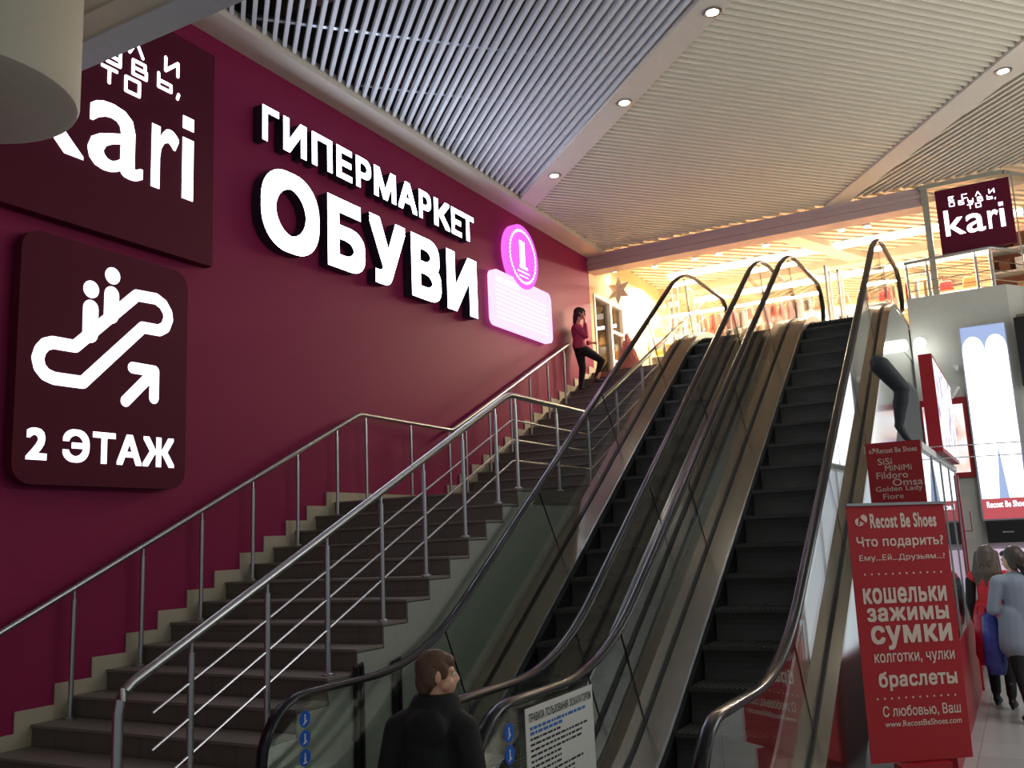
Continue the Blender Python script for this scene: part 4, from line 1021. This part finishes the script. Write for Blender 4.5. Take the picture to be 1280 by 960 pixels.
limb(mb, C2(-.15, -.02, 5.62), C2(-.19, .05, 5.40), C2(-.06, .20, 5.36), .042, .036, .026); hand_prims(mb, C2(-.06, .20, 5.36), (.9, .2, 0), (0, 0, 1), .9)
kl = [(C2(-.05, -.02, 5.28), C2(-.05, .03, 4.93), C2(-.05, -.02, 4.57)), (C2(.06, .02, 5.26), C2(-.08, .37, 5.04), C2(-.21, .26, 4.74))]
for a, b, c in kl: limb(mb, a, b, c, .082, .055, .036)
remeshed(mb, 'body', M_SKIN, sw_, .009, 2); eyes(sw_, P, .92)
mb = MB(); mb.ell(P(0, -.025, .035), .078, .10, .092, HM); mb.ell(P(0, -.085, -.05), .06, .05, .09, HM); mb.cap(P(0, -.09, -.06), P(0, -.11, -.17), .05, .03)
for k in (-1, 1): mb.ell(P(k*.062, -.02, -.01), .02, .05, .06, HM)
mb.ell(P(0, .05, .075), .05, .04, .03, HM); remeshed(mb, 'hair', mat('dark_hair', (46, 30, 26), .5, noise=.3, scale=60, bump=.4), sw_, .008, 2)
mb = MB(); mb.cap(C2(0, -.02, 5.60), C2(0, 0, 5.42), .122, .112); mb.cap(C2(-.13, -.03, 5.625), C2(.13, -.03, 5.625), .06, .06); mb.cap(C2(-.05, 0, 5.38), C2(.05, 0, 5.38), .118, .118); mb.cap(C2(-.06, 0, 5.31), C2(.06, 0, 5.31), .128, .128)
limb(mb, C2(.155, -.02, 5.62), C2(.15, .13, 5.44), C2(.10, .125, 5.66), .058, .05, .04); limb(mb, C2(-.15, -.02, 5.62), C2(-.19, .05, 5.40), C2(-.10, .16, 5.37), .058, .05, .04)
remeshed(mb, 'top', mat('pink_knit', (176, 66, 92), .8), sw_, .011, 3)
mb = MB(); mb.cap(C2(-.06, 0, 5.29), C2(.06, 0, 5.29), .118, .118)
for a, b, c in kl: limb(mb, a, b, c+Vector((0, 0, .03)), .098, .066, .046)
remeshed(mb, 'trousers', mat('black_trousers', (26, 22, 26), .8), sw_, .011, 3)
shoe('shoe', sw_, kl[0][2], ff, mat('dark_shoe', (26, 26, 28), .5), .9, sole_z=4.497); shoe('shoe', sw_, kl[1][2], ff, mat('dark_shoe', (26, 26, 28), .5), .9, sole_z=4.652)
MB().obox(C2(.075, .105, 5.86), ff*.035, fr_*.005, (0, 0, .065)).build('phone', M_BLACK, sw_, bevel=.004)

# --- two shoppers on the lower floor
def shopper(lab, base, fwd, H_, headfwd, cloth, trousers, hair, long_hair, arms, step, coat_len, boots, fill=1.0, skirt=None):
    t = thing('person', base, lab, 'person'); f, r, u = frame(fwd); b0 = Vector(base); k_ = H_/1.66
    def Q(a, b, z): return b0+r*a*k_+f*b*k_+Vector((0, 0, z*k_))
    hc = Q(0, .02, 1.54); mb = MB(); P, HM = head_prims(mb, hc, headfwd, .95*k_)
    mb.cap(Q(0, -.01, 1.36), Q(0, .01, 1.48), .05, .047); mb.cap(Q(0, 0, 1.30), Q(0, 0, 1.05), .11, .10); mb.cap(Q(-.15, -.01, 1.345), Q(.15, -.01, 1.345), .05, .05); mb.cap(Q(-.08, 0, .93), Q(.08, 0, .93), .115, .115)
    legs = []
    for s_, st_ in ((-1, step), (1, -step)): legs.append((Q(s_*.085, 0, .90), Q(s_*.09, st_*.5+.02, .49), Q(s_*.09, st_-.02, .10)))
    for a, b, c in legs: limb(mb, a, b, c, .085, .056, .038)
    for s_, (e, w, hd) in zip((-1, 1), arms):
        limb(mb, Q(s_*.18, -.01, 1.33), Q(*e), Q(*w), .045, .038, .027); hand_prims(mb, Q(*w), r*hd[0]+f*hd[1]+Vector((0, 0, hd[2])), r*s_, .92, .6)
    remeshed(mb, 'body', M_SKIN, t, .009, 2); eyes(t, P, .95*k_)
    mb = MB(); mb.ell(P(0, -.045, .035), .09, .098, .10, HM)
    for s_ in (-1, 1): mb.ell(P(s_*.074, -.04, -.03), .026, .05, .09, HM)
    for i in range(46):
        a_ = pi*(.98+1.04*i/45); w0 = P(.02*cos(a_), -.02, .135); w1 = P(.088*cos(a_), -.045+.09*sin(a_), .04); w2 = P(.098*cos(a_), -.05+.10*sin(a_), -.05-random.uniform(0, .08))
        mb.cap(w0, w1, .007, .009, 6); mb.cap(w1, w2, .009, .006, 6)
    mb.ell(P(0, .045, .078), .052, .045, .032, HM)
    if long_hair:
        for i in range(9):
            x_ = (i-4)*.018; mb.cap(P(x_*1.15, -.085+abs(i-4)*.014, .03), P(x_*1.7, -.12+abs(i-4)*.012, -.18), .045, .036); mb.cap(P(x_*1.7, -.12+abs(i-4)*.012, -.18), P(x_*1.6, -.125+abs(i-4)*.012, -.30-.025*(i % 3)), .036, .012)
    else: mb.ell(P(0, -.10, -.02), .085, .07, .09, HM); mb.cap(P(0, -.10, -.04), P(.02, -.11, -.20), .07, .04)
    remeshed(mb, 'hair', hair, t, .007, 1)
    mb = MB(); mb.cap(Q(0, 0, 1.29), Q(0, 0, 1.0), .14*fill, .135*fill); mb.cap(Q(-.15, -.01, 1.335), Q(.15, -.01, 1.335), .07, .07); mb.cap(Q(-.06, 0, 1.0), Q(-.07, 0, coat_len), .13*fill, .145*fill); mb.cap(Q(.06, 0, 1.0), Q(.07, 0, coat_len), .13*fill, .145*fill)
    if not skirt:
        for s_, (e, w, hd) in zip((-1, 1), arms): limb(mb, Q(s_*.18, -.01, 1.33), Q(*e), Vector(Q(*w))*.9+Vector(Q(*e))*.1, .066, .056, .046)
    remeshed(mb, 'coat' if not skirt else 'vest', cloth, t, .012, 3)
    if skirt:
        mb = MB()
        for s_, (e, w, hd) in zip((-1, 1), arms): limb(mb, Q(s_*.185, -.01, 1.30), Q(*e), Vector(Q(*w))*.92+Vector(Q(*e))*.08, .056, .05, .04)
        remeshed(mb, 'sleeves', skirt, t, .012, 2)
    mb = MB(); mb.cap(Q(-.07, 0, .92), Q(.07, 0, .92), .125, .125)
    for a, b, c in legs: limb(mb, a, b, c+Vector((0, 0, .05)), .10, .068, .05)
    remeshed(mb, 'trousers', trousers, t, .012, 2)
    for (a, b, c), hl in zip(legs, (0, .0)): shoe('boot', t, c, f, boots, 1.0, heel=.03, boot=.12, sole_z=b0.z)
    return Q
M_BOOT = mat('black_boot', (22, 20, 22), .5)
Qa = shopper('long-haired shopper in a bright red vest seen from behind near the display case', (-.44, 11.4, 0), (.15, 1, 0), 1.69, (.25, 1, -.1), mat('red_vest', (214, 34, 48), .7), mat('dark_leggings', (26, 24, 28), .8), mat('blond_brown_hair', (84, 66, 54), .5, noise=.35, scale=30, bump=.3), True,
        (((-.21, -.02, 1.06), (-.19, .06, .84), (0, .1, -1)), ((.22, -.02, 1.06), (.2, .1, .84), (0, .1, -1))), .10, .88, M_BOOT, 1.0, mat('black_sleeve', (24, 22, 26), .8))
Qb = shopper('shopper in a grey coat at the right edge, head bowed, carrying a bright bag', (-.19, 10.7, 0), (-.5, 1, 0), 1.68, (-.9, .45, -.25), mat('grey_coat', (134, 142, 156), .8), mat('black_leggings', (18, 18, 22), .8), mat('dark_brown_hair', (58, 44, 38), .5, noise=.3, scale=40, bump=.3), False,
        (((-.24, .02, 1.06), (-.14, .18, 1.12), (.2, .3, -.8)), ((.23, .0, 1.06), (.16, .2, 1.0), (0, .6, -.5))), -.16, .72, M_BOOT, 1.05)
def plastic_bag(lab, top, h, w, m, grp):
    t = thing('shopping_bag', (top[0], top[1], top[2]-h), lab, 'bag', grp); x, y, z = top
    mb = MB(); mb.lathe([(.02, 0), (w*.35, -.06), (w*.5, -h*.4), (w*.52, -h*.8), (w*.40, -h), (0, -h)], (0, 0, 0), 14)
    for v in mb.bm.verts: a = math.atan2(v.co.y, v.co.x); v.co.x *= 1+.12*sin(a*3+v.co.z*20); v.co.y *= .55
    for v in mb.bm.verts: v.co += Vector((x, y, z-.06))
    mb.build('bag_body', m, t, smooth=True)
    MB().tube([(x-.05, y, z-.1), (x-.025, y, z-.02), (x, y, z), (x+.025, y, z-.02), (x+.05, y, z-.1)], .008, 6).build('handle', m, t, smooth=True)
hb = Qb(-.14, .20, 1.09)
plastic_bag('crinkled blue plastic bag held by the shopper in the grey coat', (hb.x-.05, hb.y-.05, hb.z), .62, .20, mat('blue_plastic', (62, 76, 160), .25, noise=.5, scale=30), 'carried bags')
plastic_bag('red plastic bag held between the two shoppers', (hb.x-.13, hb.y+.10, hb.z), .55, .18, mat('red_plastic', (196, 30, 64), .3, noise=.3, scale=30), 'carried bags')
